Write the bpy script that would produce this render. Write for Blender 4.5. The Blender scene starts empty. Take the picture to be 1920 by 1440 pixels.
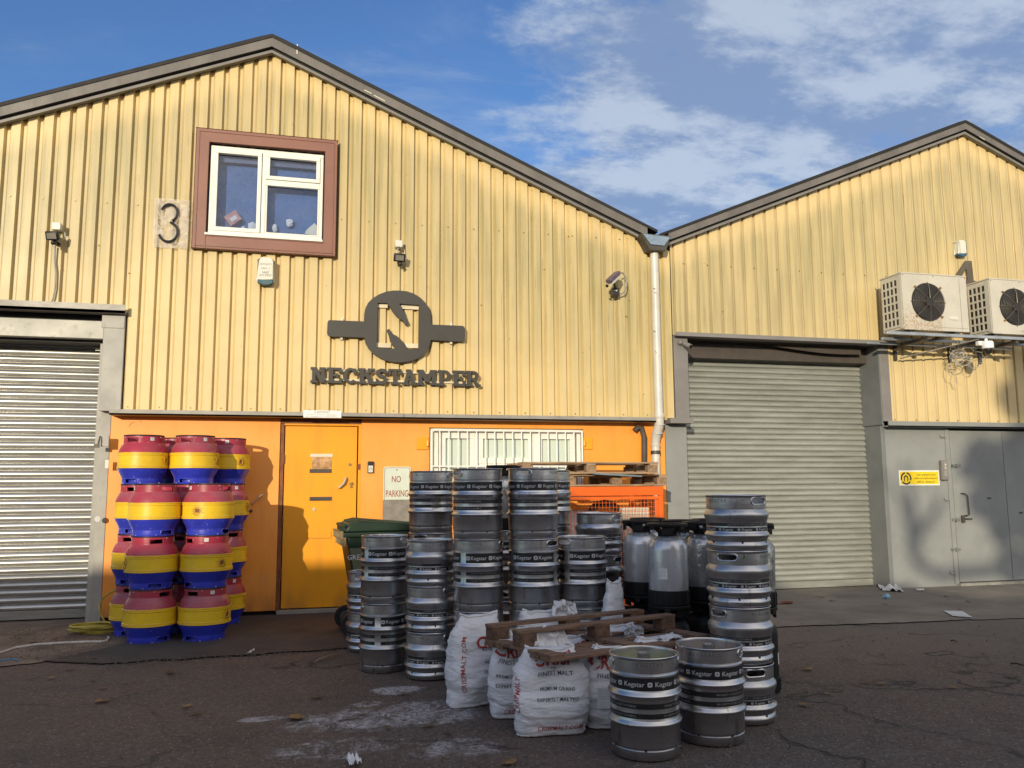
import bpy, bmesh, math, random
from math import sin, cos, pi, radians, sqrt, atan2, hypot
from mathutils import Vector, Matrix, noise
from mathutils.geometry import tessellate_polygon
R = random.Random(7)
sc = bpy.context.scene
col = sc.collection

# ---------------------------------------------------------------- camera
FPX, YAW, PITCH, ROLL, EYE = 1545.5, radians(14.217), radians(7.09), radians(-.372), 1.42
cf = Vector((sin(YAW)*cos(PITCH), cos(YAW)*cos(PITCH), sin(PITCH)))
cr0 = Vector((cos(YAW), -sin(YAW), 0)); cu0 = cr0.cross(cf)
cr = cos(ROLL)*cr0 + sin(ROLL)*cu0; cu = -sin(ROLL)*cr0 + cos(ROLL)*cu0
cd = bpy.data.cameras.new('camera'); cam = bpy.data.objects.new('camera', cd); col.objects.link(cam)
cam.matrix_world = Matrix(((cr.x, cu.x, -cf.x, 0), (cr.y, cu.y, -cf.y, 0), (cr.z, cu.z, -cf.z, EYE), (0, 0, 0, 1)))
cd.sensor_width = 36; cd.lens = FPX/1920*36; cd.clip_end = 2000; sc.camera = cam

def W(x, y, Y):
    """the point of the plane Y = const that a photo measurement (x, y) belongs to -> (X, Z)"""
    d = cr*((x-960)/FPX) + cu*((720-y)/FPX) + cf
    k = Y/d.y
    return d.x*k, EYE + d.z*k
def G(x, y, z=0.0):
    d = cr*((x-960)/FPX) + cu*((720-y)/FPX) + cf
    k = (z-EYE)/d.z
    return d.x*k, d.y*k

# ---------------------------------------------------------------- light
SAZ, SEL = radians(27.0), radians(10.6)
SUN_DIR = Vector((sin(SAZ)*cos(SEL), cos(SAZ)*cos(SEL), -sin(SEL)))
sl = bpy.data.lights.new('sun', 'SUN'); sl.energy = 3.8; sl.angle = radians(.5); sl.color = (1.0, .88, .665)
so = bpy.data.objects.new('sun', sl); col.objects.link(so); so.location = (-10, -20, 12)
so.rotation_euler = SUN_DIR.to_track_quat('-Z', 'Y').to_euler()
w = bpy.data.worlds.new('World'); sc.world = w; w.use_nodes = True
nt = w.node_tree; nt.nodes.clear()
def N(t, **k):
    n = nt.nodes.new(t)
    for a, b in k.items(): setattr(n, a, b)
    return n
def L(a, b): nt.links.new(a, b)
def M(op, a, b=None, c=None, clamp=False):
    n = N('ShaderNodeMath', operation=op); n.use_clamp = clamp
    for i, v in enumerate((a, b, c)):
        if v is None: continue
        if hasattr(v, 'links'): L(v, n.inputs[i])
        else: n.inputs[i].default_value = v
    return n.outputs[0]
def MIX(f, a, b, bt='MIX'):
    n = N('ShaderNodeMix', data_type='RGBA', blend_type=bt)
    for s, v in ((n.inputs['Factor'], f), (n.inputs[6], a), (n.inputs[7], b)):
        if hasattr(v, 'links'): L(v, s)
        elif isinstance(v, (int, float)): s.default_value = v
        else: s.default_value = (*v, 1)[:4] if len(v) == 3 else v
    return n.outputs[2]
def RAMP(v, stops):
    n = N('ShaderNodeMapRange'); n.interpolation_type = 'SMOOTHSTEP'
    L(v, n.inputs[0]); n.inputs[1].default_value, n.inputs[2].default_value = stops
    return n.outputs[0]
sky = N('ShaderNodeTexSky', sky_type='NISHITA', sun_disc=False, sun_elevation=SEL, sun_rotation=pi+SAZ,
        air_density=1.0, dust_density=.35, ozone_density=3.0)
hs = N('ShaderNodeHueSaturation'); hs.inputs['Saturation'].default_value = 1.12; hs.inputs['Value'].default_value = 1.25; hs.inputs['Hue'].default_value = .512
L(sky.outputs[0], hs.inputs['Color'])
tc = N('ShaderNodeTexCoord'); sx = N('ShaderNodeSeparateXYZ'); L(tc.outputs['Generated'], sx.inputs[0])
den = M('ADD', M('MAXIMUM', sx.outputs[2], 0), .16)
cx = N('ShaderNodeCombineXYZ'); L(M('DIVIDE', sx.outputs[0], den), cx.inputs[0]); L(M('DIVIDE', sx.outputs[1], den), cx.inputs[1])
n1 = N('ShaderNodeTexNoise'); n1.inputs['Scale'].default_value = .95; n1.inputs['Detail'].default_value = 9; n1.inputs['Roughness'].default_value = .56; n1.inputs['Distortion'].default_value = .25
mp = N('ShaderNodeMapping'); mp.inputs['Location'].default_value = (3.1, 1.7, 0); mp.inputs['Scale'].default_value = (1.0, 1.35, 1)
L(cx.outputs[0], mp.inputs[0]); L(mp.outputs[0], n1.inputs['Vector'])
n2 = N('ShaderNodeTexNoise'); n2.inputs['Scale'].default_value = 4.2; n2.inputs['Detail'].default_value = 8; n2.inputs['Roughness'].default_value = .64; L(mp.outputs[0], n2.inputs['Vector'])
side = RAMP(sx.outputs[0], (-.05, .62))
v = M('ADD', M('MULTIPLY', n1.outputs[0], .62), M('MULTIPLY', n2.outputs[0], .38))
v = M('ADD', v, M('SUBTRACT', M('MULTIPLY', side, .19), .035))
n4 = N('ShaderNodeTexNoise'); n4.inputs['Scale'].default_value = 2.1; n4.inputs['Detail'].default_value = 10; n4.inputs['Roughness'].default_value = .62; n4.inputs['Distortion'].default_value = .5
mp4 = N('ShaderNodeMapping'); mp4.inputs['Location'].default_value = (7.3, 2.2, 0); mp4.inputs['Rotation'].default_value = (0, 0, .5); mp4.inputs['Scale'].default_value = (.7, 1.8, 1); L(cx.outputs[0], mp4.inputs[0]); L(mp4.outputs[0], n4.inputs['Vector'])
wisp = M('MULTIPLY', RAMP(n4.outputs[0], (.46, .72)), .34)
cl = M('MULTIPLY', M('MAXIMUM', RAMP(v, (.485, .625)), wisp), RAMP(sx.outputs[2], (-.02, .1)))
CLOUD = MIX(M('MULTIPLY', cl, .80), hs.outputs[0], MIX(RAMP(M('ADD', M('MULTIPLY', n2.outputs[0], .6), M('MULTIPLY', n4.outputs[0], .4)), (.44, .58)), (1.75, 2.35, 3.6), (3.9, 4.4, 5.1)))
# unseen bright cloud added behind the viewer to fill the shaded walls
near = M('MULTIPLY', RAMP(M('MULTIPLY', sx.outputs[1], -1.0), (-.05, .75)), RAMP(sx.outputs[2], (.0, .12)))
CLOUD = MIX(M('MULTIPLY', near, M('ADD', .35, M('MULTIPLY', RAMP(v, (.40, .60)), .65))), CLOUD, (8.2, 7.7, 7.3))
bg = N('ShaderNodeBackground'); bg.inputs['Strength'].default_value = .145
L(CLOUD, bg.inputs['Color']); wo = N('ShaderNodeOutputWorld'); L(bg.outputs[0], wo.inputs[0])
vs = sc.view_settings; vs.view_transform = 'Standard'; vs.look = 'None'; vs.exposure = 0.0; vs.gamma = 1

# ---------------------------------------------------------------- materials
def mat(name, c, rough=.6, metal=0.0, var=.12, vs_=6.0, bump=0.0, bs=40.0, c2=None, stretch=(1, 1, 1), rnd=0.0, coat=0, spec=.5, dirt=0.0, extra=None, rvar=.1):
    global nt
    m = bpy.data.materials.new(name); m.use_nodes = True; nt = m.node_tree; nt.nodes.clear()
    out = N('ShaderNodeOutputMaterial'); p = N('ShaderNodeBsdfPrincipled'); L(p.outputs[0], out.inputs[0])
    p.inputs['Roughness'].default_value = rough; p.inputs['Metallic'].default_value = metal
    p.inputs['Specular IOR Level'].default_value = spec; p.inputs['Coat Weight'].default_value = coat
    t = N('ShaderNodeTexCoord'); mp = N('ShaderNodeMapping'); mp.inputs['Scale'].default_value = stretch; L(t.outputs['Object'], mp.inputs[0])
    oi = N('ShaderNodeObjectInfo')
    add = N('ShaderNodeVectorMath', operation='ADD'); L(mp.outputs[0], add.inputs[0])
    sc_ = N('ShaderNodeVectorMath', operation='SCALE'); sc_.inputs[0].default_value = (17, 31, 11); L(oi.outputs['Random'], sc_.inputs['Scale']); L(sc_.outputs[0], add.inputs[1])
    vec = add.outputs[0]
    nz = N('ShaderNodeTexNoise'); nz.inputs['Scale'].default_value = vs_; nz.inputs['Detail'].default_value = 6; nz.inputs['Roughness'].default_value = .62; L(vec, nz.inputs['Vector'])
    c2 = c2 or tuple(x*(1-var*2.2) for x in c)
    base = MIX(RAMP(nz.outputs[0], (.32, .72)), c, c2)
    if rnd:
        base = MIX(M('MULTIPLY', oi.outputs['Random'], rnd), base, tuple(min(1, x*.55+.06) for x in c))
    if dirt:
        nd = N('ShaderNodeTexNoise'); nd.inputs['Scale'].default_value = vs_*3.3; nd.inputs['Detail'].default_value = 8; nd.inputs['Roughness'].default_value = .7; L(vec, nd.inputs['Vector'])
        base = MIX(M('MULTIPLY', RAMP(nd.outputs[0], (.54, .7)), dirt), base, (.09, .075, .055))
    if extra: base = extra(base, t, vec, p)
    L(base, p.inputs['Base Color'])
    if rvar:
        L(M('ADD', M('MULTIPLY', nz.outputs[0], rvar*2), rough-rvar, clamp=True), p.inputs['Roughness'])
    if bump:
        nb = N('ShaderNodeTexNoise'); nb.inputs['Scale'].default_value = bs; nb.inputs['Detail'].default_value = 5; L(vec, nb.inputs['Vector'])
        b = N('ShaderNodeBump'); b.inputs['Strength'].default_value = bump; b.inputs['Distance'].default_value = .01; L(nb.outputs[0], b.inputs['Height']); L(b.outputs[0], p.inputs['Normal'])
    return m

def steel_extra(base, t, vec, p):
    oi = N('ShaderNodeObjectInfo'); b = MIX(M('MULTIPLY', oi.outputs['Random'], .35), base, (.42, .41, .40))
    mp = N('ShaderNodeMapping'); mp.inputs['Scale'].default_value = (3, 3, 60); L(vec, mp.inputs[0])
    n = N('ShaderNodeTexNoise'); n.inputs['Scale'].default_value = 1.5; n.inputs['Detail'].default_value = 5; L(mp.outputs[0], n.inputs['Vector'])
    b = MIX(M('MULTIPLY', RAMP(n.outputs[0], (.50, .72)), .30), b, (.40, .38, .36))
    m2 = N('ShaderNodeMapping'); m2.inputs['Scale'].default_value = (16, 16, 1.6); L(vec, m2.inputs[0])
    n2_ = N('ShaderNodeTexNoise'); n2_.inputs['Scale'].default_value = 1.5; n2_.inputs['Detail'].default_value = 6; L(m2.outputs[0], n2_.inputs['Vector'])
    return MIX(M('MULTIPLY', RAMP(n2_.outputs[0], (.60, .72)), .5), b, (.20, .17, .14))
def dust_extra(base, t, vec, p):
    gn = N('ShaderNodeNewGeometry'); sp = N('ShaderNodeSeparateXYZ'); L(gn.outputs['True Normal'], sp.inputs[0])
    n = N('ShaderNodeTexNoise'); n.inputs['Scale'].default_value = 7; n.inputs['Detail'].default_value = 7; n.inputs['Roughness'].default_value = .7; L(vec, n.inputs['Vector'])
    oi = N('ShaderNodeObjectInfo')
    f = M('MULTIPLY', RAMP(sp.outputs[2], (.15, .75)), M('ADD', .25, M('MULTIPLY', RAMP(n.outputs[0], (.35, .65)), .5)))
    b = MIX(M('MULTIPLY', f, M('ADD', .15, M('MULTIPLY', oi.outputs['Random'], .75))), base, (.30, .17, .20))
    n2_ = N('ShaderNodeTexNoise'); n2_.inputs['Scale'].default_value = 55; n2_.inputs['Detail'].default_value = 3; L(vec, n2_.inputs['Vector'])
    return MIX(M('MULTIPLY', RAMP(n2_.outputs[0], (.68, .74)), .55), b, (.55, .52, .50))
def clad_extra(xr):
    def f(base, t, vec, p):
        s = N('ShaderNodeSeparateXYZ'); L(t.outputs['Object'], s.inputs[0])
        roof = M('SUBTRACT', 6.6, M('MULTIPLY', M('ABSOLUTE', M('SUBTRACT', s.outputs[0], xr)), .4195))
        d = M('SUBTRACT', roof, s.outputs[2])                        # metres below the verge
        mp = N('ShaderNodeMapping'); mp.inputs['Scale'].default_value = (11, 1, .55); L(t.outputs['Object'], mp.inputs[0])
        nz = N('ShaderNodeTexNoise'); nz.inputs['Scale'].default_value = 1.6; nz.inputs['Detail'].default_value = 5; L(mp.outputs[0], nz.inputs['Vector'])
        mp2 = N('ShaderNodeMapping'); mp2.inputs['Scale'].default_value = (1.3, 1, .5); L(t.outputs['Object'], mp2.inputs[0])
        nw = N('ShaderNodeTexNoise'); nw.inputs['Scale'].default_value = 1.0; nw.inputs['Detail'].default_value = 3; L(mp2.outputs[0], nw.inputs['Vector'])
        zone = M('MULTIPLY', RAMP(M('ADD', d, M('MULTIPLY', nz.outputs[0], .35)), (.28, .62)), M('SUBTRACT', 1, RAMP(M('SUBTRACT', d, M('MULTIPLY', nw.outputs[0], 1.6)), (.3, 2.2))))
        g = M('MULTIPLY', zone, M('ADD', .45, M('MULTIPLY', RAMP(nz.outputs[0], (.3, .75)), .55)))
        b = MIX(M('MULTIPLY', g, .85), base, (.315, .275, .135))
        # thin dark rust runs
        mp3 = N('ShaderNodeMapping'); mp3.inputs['Scale'].default_value = (55, 1, 1.1); L(t.outputs['Object'], mp3.inputs[0])
        n3 = N('ShaderNodeTexNoise'); n3.inputs['Scale'].default_value = 1.4; n3.inputs['Detail'].default_value = 3; L(mp3.outputs[0], n3.inputs['Vector'])
        run = M('MULTIPLY', RAMP(n3.outputs[0], (.66, .76)), M('MULTIPLY', RAMP(d, (.2, .5)), M('SUBTRACT', 1, RAMP(d, (.9, 2.6)))))
        b = MIX(M('MULTIPLY', run, .8), b, (.16, .12, .06))
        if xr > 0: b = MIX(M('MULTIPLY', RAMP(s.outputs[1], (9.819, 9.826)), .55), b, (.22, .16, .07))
        # faint ageing lower down
        b = MIX(M('MULTIPLY', RAMP(nw.outputs[0], (.42, .75)), .22), b, (.62, .46, .25))
        return b
    return f
CREAM = (.685, .525, .25)
MT = {}
MT['clad_l'] = mat('cream_profiled_steel', CREAM, .42, 0, .05, 2.0, .04, 30, extra=clad_extra(-.48))
MT['clad_r'] = mat('cream_profiled_steel_smooth', (.68, .525, .255), .42, 0, .05, 2.0, .04, 30, extra=clad_extra(9.46))
MT['fascia'] = mat('grey_brown_fascia', (.165, .150, .138), .5, 0, .16, 3, .1, 25, dirt=.25, stretch=(1, 1, .4))
MT['batten'] = mat('grey_batten', (.20, .188, .172), .5, 0, .1, 4)
MT['black'] = mat('black_gap', (.012, .011, .01), .7)
MT['galv_strip'] = mat('weathered_grey_flashing', (.34, .32, .285), .5, .15, .12, 6, .08, 30, dirt=.3, stretch=(.5, 1, 1))
MT['grey_frame'] = mat('grey_painted_frame', (.40, .385, .345), .55, 0, .1, 3, .08, 20, dirt=.22)
MT['lintel'] = mat('dull_galvanised_lintel', (.47, .455, .405), .5, .1, .12, 2.2, .06, 20, dirt=.4)
def chip_extra(base, t, vec, p):
    n = N('ShaderNodeTexNoise'); n.inputs['Scale'].default_value = 14; n.inputs['Detail'].default_value = 9; n.inputs['Roughness'].default_value = .75; L(t.outputs['Object'], n.inputs['Vector'])
    b = MIX(M('MULTIPLY', RAMP(n.outputs[0], (.695, .72)), .8), base, (.20, .09, .04))
    s = N('ShaderNodeSeparateXYZ'); L(t.outputs['Object'], s.inputs[0])
    m2 = N('ShaderNodeMapping'); m2.inputs['Scale'].default_value = (3, 1, .6); L(t.outputs['Object'], m2.inputs[0])
    n3 = N('ShaderNodeTexNoise'); n3.inputs['Scale'].default_value = 2.5; n3.inputs['Detail'].default_value = 7; L(m2.outputs[0], n3.inputs['Vector'])
    b = MIX(M('MULTIPLY', RAMP(n3.outputs[0], (.5, .75)), .22), b, (.42, .17, .04))
    return MIX(M('MULTIPLY', M('SUBTRACT', 1, RAMP(s.outputs[2], (.02, .35))), M('MULTIPLY', RAMP(n3.outputs[0], (.35, .6)), .45)), b, (.22, .10, .05))
def slat_extra(base, t, vec, p):
    mp = N('ShaderNodeMapping'); mp.inputs['Scale'].default_value = (1.2, 1, 9); L(t.outputs['Object'], mp.inputs[0])
    nz = N('ShaderNodeTexNoise'); nz.inputs['Scale'].default_value = 3; nz.inputs['Detail'].default_value = 7; nz.inputs['Roughness'].default_value = .7; L(mp.outputs[0], nz.inputs['Vector'])
    return MIX(M('MULTIPLY', RAMP(nz.outputs[0], (.45, .75)), .45), base, (.26, .245, .2))
MT['shut_l'] = mat('galvanised_shutter', (.54, .53, .50), .30, .75, .08, 3, .05, 15, extra=slat_extra, stretch=(.5, 1, 3))
MT['shut_r'] = mat('grey_green_painted_shutter', (.355, .365, .325), .40, .25, .12, 3, .12, 30, extra=slat_extra, stretch=(.5, 1, 3), dirt=.25)
MT['orange'] = mat('orange_painted_panel', (.90, .32, .035), .42, 0, .05, 1.3, .03, 14, c2=(.88, .36, .07), dirt=.03, extra=chip_extra)
MT['orange_door'] = mat('orange_yellow_door_paint', (.88, .36, .012), .36, 0, .04, 1.5, .03, 14, dirt=.03, extra=chip_extra)
MT['brown_edge'] = mat('rust_brown_frame', (.24, .075, .022), .6, 0, .2, 12, .1, 50, dirt=.4)
MT['grey_gate'] = mat('light_grey_gate_paint', (.27, .28, .268), .5, 0, .07, 2.0, .12, 12, dirt=.07, c2=(.225, .235, .228))
MT['grey_pillar'] = mat('mid_grey_pillar_paint', (.18, .19, .188), .5, 0, .1, 2, .1, 12, dirt=.1)
MT['taupe'] = mat('taupe_corner_flashing', (.22, .205, .195), .5, 0, .08, 3)
MT['red_frame'] = mat('red_brown_window_surround', (.255, .112, .078), .42, 0, .08, 2.5, .04, 10)
MT['upvc'] = mat('white_upvc', (.80, .79, .72), .3, 0, .05, 6, dirt=.06)
MT['white_metal'] = mat('white_painted_bars', (.82, .81, .75), .4, 0, .05, 9)
MT['bluein'] = mat('blue_backing_inside', (.045, .13, .33), .5, 0, .12, 3, .1, 6)  # plain blue backing behind the upstairs glass
MT['frost'] = mat('pale_green_blind', (.58, .66, .58), .45, 0, .06, 1.5, stretch=(6, 1, .4))
MT['sign_black'] = mat('charcoal_sign_face', (.052, .046, .038), .42, 0, .08, 5)
MT['pipe'] = mat('off_white_pipe', (.60, .575, .52), .38, 0, .06, 3, .03, 10, dirt=.12)
MT['pipe_dark'] = mat('dark_grey_vent_pipe', (.075, .06, .05), .6, 0, .12, 6)
MT['hopper'] = mat('blue_grey_hopper', (.24, .32, .42), .35, .2, .12, 8, dirt=.25)
MT['steel'] = mat('brushed_stainless', (.62, .62, .63), .34, 1.0, .07, 5, .10, 14, stretch=(1, 1, 2.5), dirt=.25, rvar=.09, extra=steel_extra)
MT['steel2'] = mat('brushed_stainless_bright', (.64, .64, .65), .31, 1.0, .06, 5, .08, 14, stretch=(1, 1, 2.5), dirt=.2, rvar=.08, extra=steel_extra)
MT['steel_dark'] = mat('keg_well_steel', (.36, .35, .35), .45, 1.0, .1, 8, .1, 30)
MT['label'] = mat('black_keg_band', (.012, .012, .014), .42, 0, .1, 20, dirt=.25)
MT['letter'] = mat('pale_grey_band_print', (.50, .50, .50), .5, 0, .1, 30)
MT['letter_dim'] = mat('worn_grey_band_print', (.30, .295, .29), .6, 0, .3, 60)
MT['emboss'] = mat('embossed_steel', (.27, .265, .26), .45, .8, .1, 20)
MT['maroon'] = mat('maroon_cask_plastic', (.37, .022, .050), .38, 0, .12, 5, .06, 40, rnd=.3, c2=(.30, .035, .06), extra=dust_extra)
MT['yellow'] = mat('yellow_cask_plastic', (.80, .52, .015), .40, 0, .07, 5, .05, 40, dirt=.12, extra=dust_extra)
MT['yellow_shade'] = mat('shade_toned_yellow_plastic', (.66, .38, .02), .45, 0, .15, 20, dirt=.2)  # emblem's relief shading painted as a darker yellow, with some dirt
MT['blue'] = mat('blue_cask_plastic', (.03, .045, .50), .34, 0, .12, 6, .05, 40, rnd=.12, extra=dust_extra)
MT['rubber'] = mat('black_rubber', (.015, .014, .014), .45, 0, .1, 12)
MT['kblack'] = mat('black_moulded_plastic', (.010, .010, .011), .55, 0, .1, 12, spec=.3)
MT['silver'] = mat('silver_foil_bag', (.62, .63, .66), .30, .55, .14, 6, .7, 10, stretch=(1, 1, .35), rvar=.10)
MT['crinkle'] = mat('crinkled_clear_wrap_over_foil', (.55, .55, .54), .14, .65, .2, 9, 1.0, 22, stretch=(1, 1, .6), rvar=.05)
MT['paper'] = mat('white_paper', (.70, .70, .70), .7, 0, .08, 9)
MT['wood_dark'] = mat('dark_pallet_wood', (.25, .145, .09), .75, 0, .22, 5, .5, 18, stretch=(1.0, 9, 9), c2=(.10, .058, .038))  # darker brown than the other pallets' wood
MT['wood_pale'] = mat('pale_pallet_wood', (.42, .285, .17), .75, 0, .2, 5, .5, 18, stretch=(1.0, 9, 9), c2=(.24, .155, .09))
MT['wood_block'] = mat('pallet_chipboard_block', (.36, .235, .14), .85, 0, .25, 25, .6, 60)
MT['wood_block_d'] = mat('dark_pallet_block', (.17, .095, .06), .85, 0, .25, 25, .6, 60)
MT['crate'] = mat('orange_stillage_paint', (.82, .135, .012), .4, 0, .08, 6, dirt=.12)
MT['bin'] = mat('dark_green_bin_plastic', (.014, .036, .020), .45, 0, .15, 6, .08, 50)
MT['bin_label'] = mat('grey_green_bin_sticker', (.13, .14, .085), .5, 0, .1, 6)
MT['hose_y'] = mat('yellow_hose', (.50, .42, .07), .5, 0, .15, 12)
MT['hose_w'] = mat('dirty_white_cable', (.60, .57, .52), .6, 0, .15, 12)
MT['string'] = mat('blue_cord', (.06, .22, .42), .6)
MT['ac'] = mat('beige_ac_casing', (.55, .52, .44), .42, 0, .05, 4)
def rust_extra(base, t, vec, p):
    nd = N('ShaderNodeTexNoise'); nd.inputs['Scale'].default_value = 38; nd.inputs['Detail'].default_value = 6; L(vec, nd.inputs['Vector'])
    s = N('ShaderNodeSeparateXYZ'); L(t.outputs['Object'], s.inputs[0])
    a = M('MULTIPLY', M('SUBTRACT', 1, RAMP(s.outputs[0], (.55, .68))), M('SUBTRACT', 1, RAMP(s.outputs[2], (.02, .55))))
    f = RAMP(M('ADD', nd.outputs[0], M('MULTIPLY', a, .20)), (.60, .78))
    return MIX(M('MULTIPLY', f, .65), base, (.36, .21, .09))
MT['ac_front'] = mat('rust_speckled_ac_front', (.55, .52, .44), .42, 0, .05, 4, extra=rust_extra)
MT['ac_dark'] = mat('ac_fan_black', (.020, .018, .017), .4, 0, .2, 12)
MT['galv'] = mat('galvanised_rail', (.42, .46, .50), .4, .6, .12, 10, .1, 30)
MT['dark_steel'] = mat('dark_bracket_steel', (.09, .08, .07), .5, .3, .15, 10)
MT['guard_wire'] = mat('dull_wire', (.16, .14, .11), .45, .5)
MT['lamp_black'] = mat('black_lamp_casing', (.02, .018, .017), .4)
MT['lens'] = mat('floodlight_glass', (.35, .32, .27), .2, .3, .1, 9)
MT['box_white'] = mat('off_white_plastic_box', (.66, .65, .56), .4, 0, .04, 5)
MT['box_blue'] = mat('blue_alarm_base', (.03, .10, .20), .35)
MT['box_teal'] = mat('teal_alarm_base', (.06, .13, .16), .35)
MT['ink_grey'] = mat('faded_grey_print', (.30, .29, .26), .6)
MT['ink_black'] = mat('black_print', (.03, .03, .03), .6)
MT['ink_red'] = mat('red_print', (.42, .055, .045), .6)
MT['ink_navy'] = mat('navy_print', (.05, .055, .085), .6)
MT['ink_nop'] = mat('faded_red_print', (.36, .07, .04), .5)
MT['sign_white'] = mat('white_sign_face', (.78, .79, .76), .45, 0, .03, 5)
MT['sign_green'] = mat('pale_aged_sign_face', (.62, .67, .56), .35, 0, .05, 6)
MT['conc_panel'] = mat('bare_grey_board', (.26, .235, .20), .8, 0, .15, 9, .3, 50)
MT['sign_yellow'] = mat('yellow_warning_sign', (.84, .60, .012), .4, 0, .03, 6)
MT['chrome'] = mat('polished_metal', (.80, .76, .70), .35, .7)
MT['brass'] = mat('dull_brass', (.38, .24, .10), .4, .8)
MT['violet_cam'] = mat('purple_grey_camera_hood', (.13, .09, .13), .35)

MT['black3'] = mat('wet_look_black_numeral', (.03, .03, .035), .15)
MT['dark4'] = mat('dark_numeral', (.11, .09, .065), .5)
MT['sack'] = mat('white_woven_sack', (.72, .72, .745), .5, 0, .07, 7, .8, 22, stretch=(1, 1, 2.0), rvar=.06, dirt=.06)
MT['brick'] = None
MT['leaf'] = mat('dry_brown_leaf', (.12, .06, .03), .7, 0, .3, 20, rnd=.5)
MT['leaf_y'] = mat('dry_ochre_leaf', (.27, .155, .06), .7, 0, .3, 20)
MT['leaf_r'] = mat('dry_red_leaf', (.28, .05, .03), .7, 0, .3, 20)
MT['twig'] = mat('pale_twig', (.33, .24, .16), .8)
MT['bark'] = mat('brown_bark', (.10, .075, .055), .9, 0, .3, 8, .5, 30)
MT['green_leaf'] = mat('autumn_green_leaf', (.07, .085, .03), .6, 0, .3, 8)
MT['tyre'] = mat('bin_wheel_rubber', (.018, .017, .018), .6)
MT['reel'] = mat('black_cable_reel', (.02, .02, .022), .4)
MT['wbox'] = mat('cream_polystyrene_box', (.72, .68, .55), .6, 0, .06, 9)
MT['beads'] = mat('speckled_fabric_scraps', (.5, .2, .2), .6, 0, .3, 60, c2=(.1, .4, .5))
MT['weed'] = mat('green_weed', (.06, .16, .03), .6)
MT['plinth'] = mat('painted_concrete_plinth', (.33, .32, .28), .8, 0, .15, 9, .4, 30)
MT['ylabel'] = mat('yellow_lid_label', (.45, .44, .06), .5, 0, .15, 10)
MT['tlabel'] = mat('tan_lid_label', (.42, .27, .17), .6, 0, .1, 10)
def glass_mat(name, tint, alpha):
    global nt
    m = bpy.data.materials.new(name); m.use_nodes = True; nt = m.node_tree; nt.nodes.clear()
    o = N('ShaderNodeOutputMaterial'); g = N('ShaderNodeBsdfGlossy'); g.inputs['Roughness'].default_value = .03
    tr = N('ShaderNodeBsdfTransparent'); tr.inputs[0].default_value = (*tint, 1)
    lw = N('ShaderNodeLayerWeight'); lw.inputs[0].default_value = .25
    nz = N('ShaderNodeTexNoise'); nz.inputs['Scale'].default_value = 30
    mx = N('ShaderNodeMixShader'); L(M('ADD', M('MULTIPLY', lw.outputs['Fresnel'], .8), M('MULTIPLY', nz.outputs[0], alpha)), mx.inputs[0])
    L(tr.outputs[0], mx.inputs[1]); L(g.outputs[0], mx.inputs[2]); L(mx.outputs[0], o.inputs[0])
    return m
MT['glass'] = glass_mat('window_glass', (.86, .90, .97), .10)
def film_mat(name, c, op):
    global nt
    m = mat(name, c, .18, 0, .15, 14, .5, 14); nt = m.node_tree
    p = [n for n in nt.nodes if n.type == 'BSDF_PRINCIPLED'][0]; t = N('ShaderNodeTexNoise'); t.inputs['Scale'].default_value = 4; t.inputs['Detail'].default_value = 3
    L(M('MULTIPLY', RAMP(t.outputs[0], (.15, .7)), op), p.inputs['Alpha']); return m
MT['perspex'] = film_mat('milky_yellowed_film', (.82, .74, .64), .62)
MT['clear'] = glass_mat('clear_plastic', (.9, .9, .9), .25)

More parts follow.
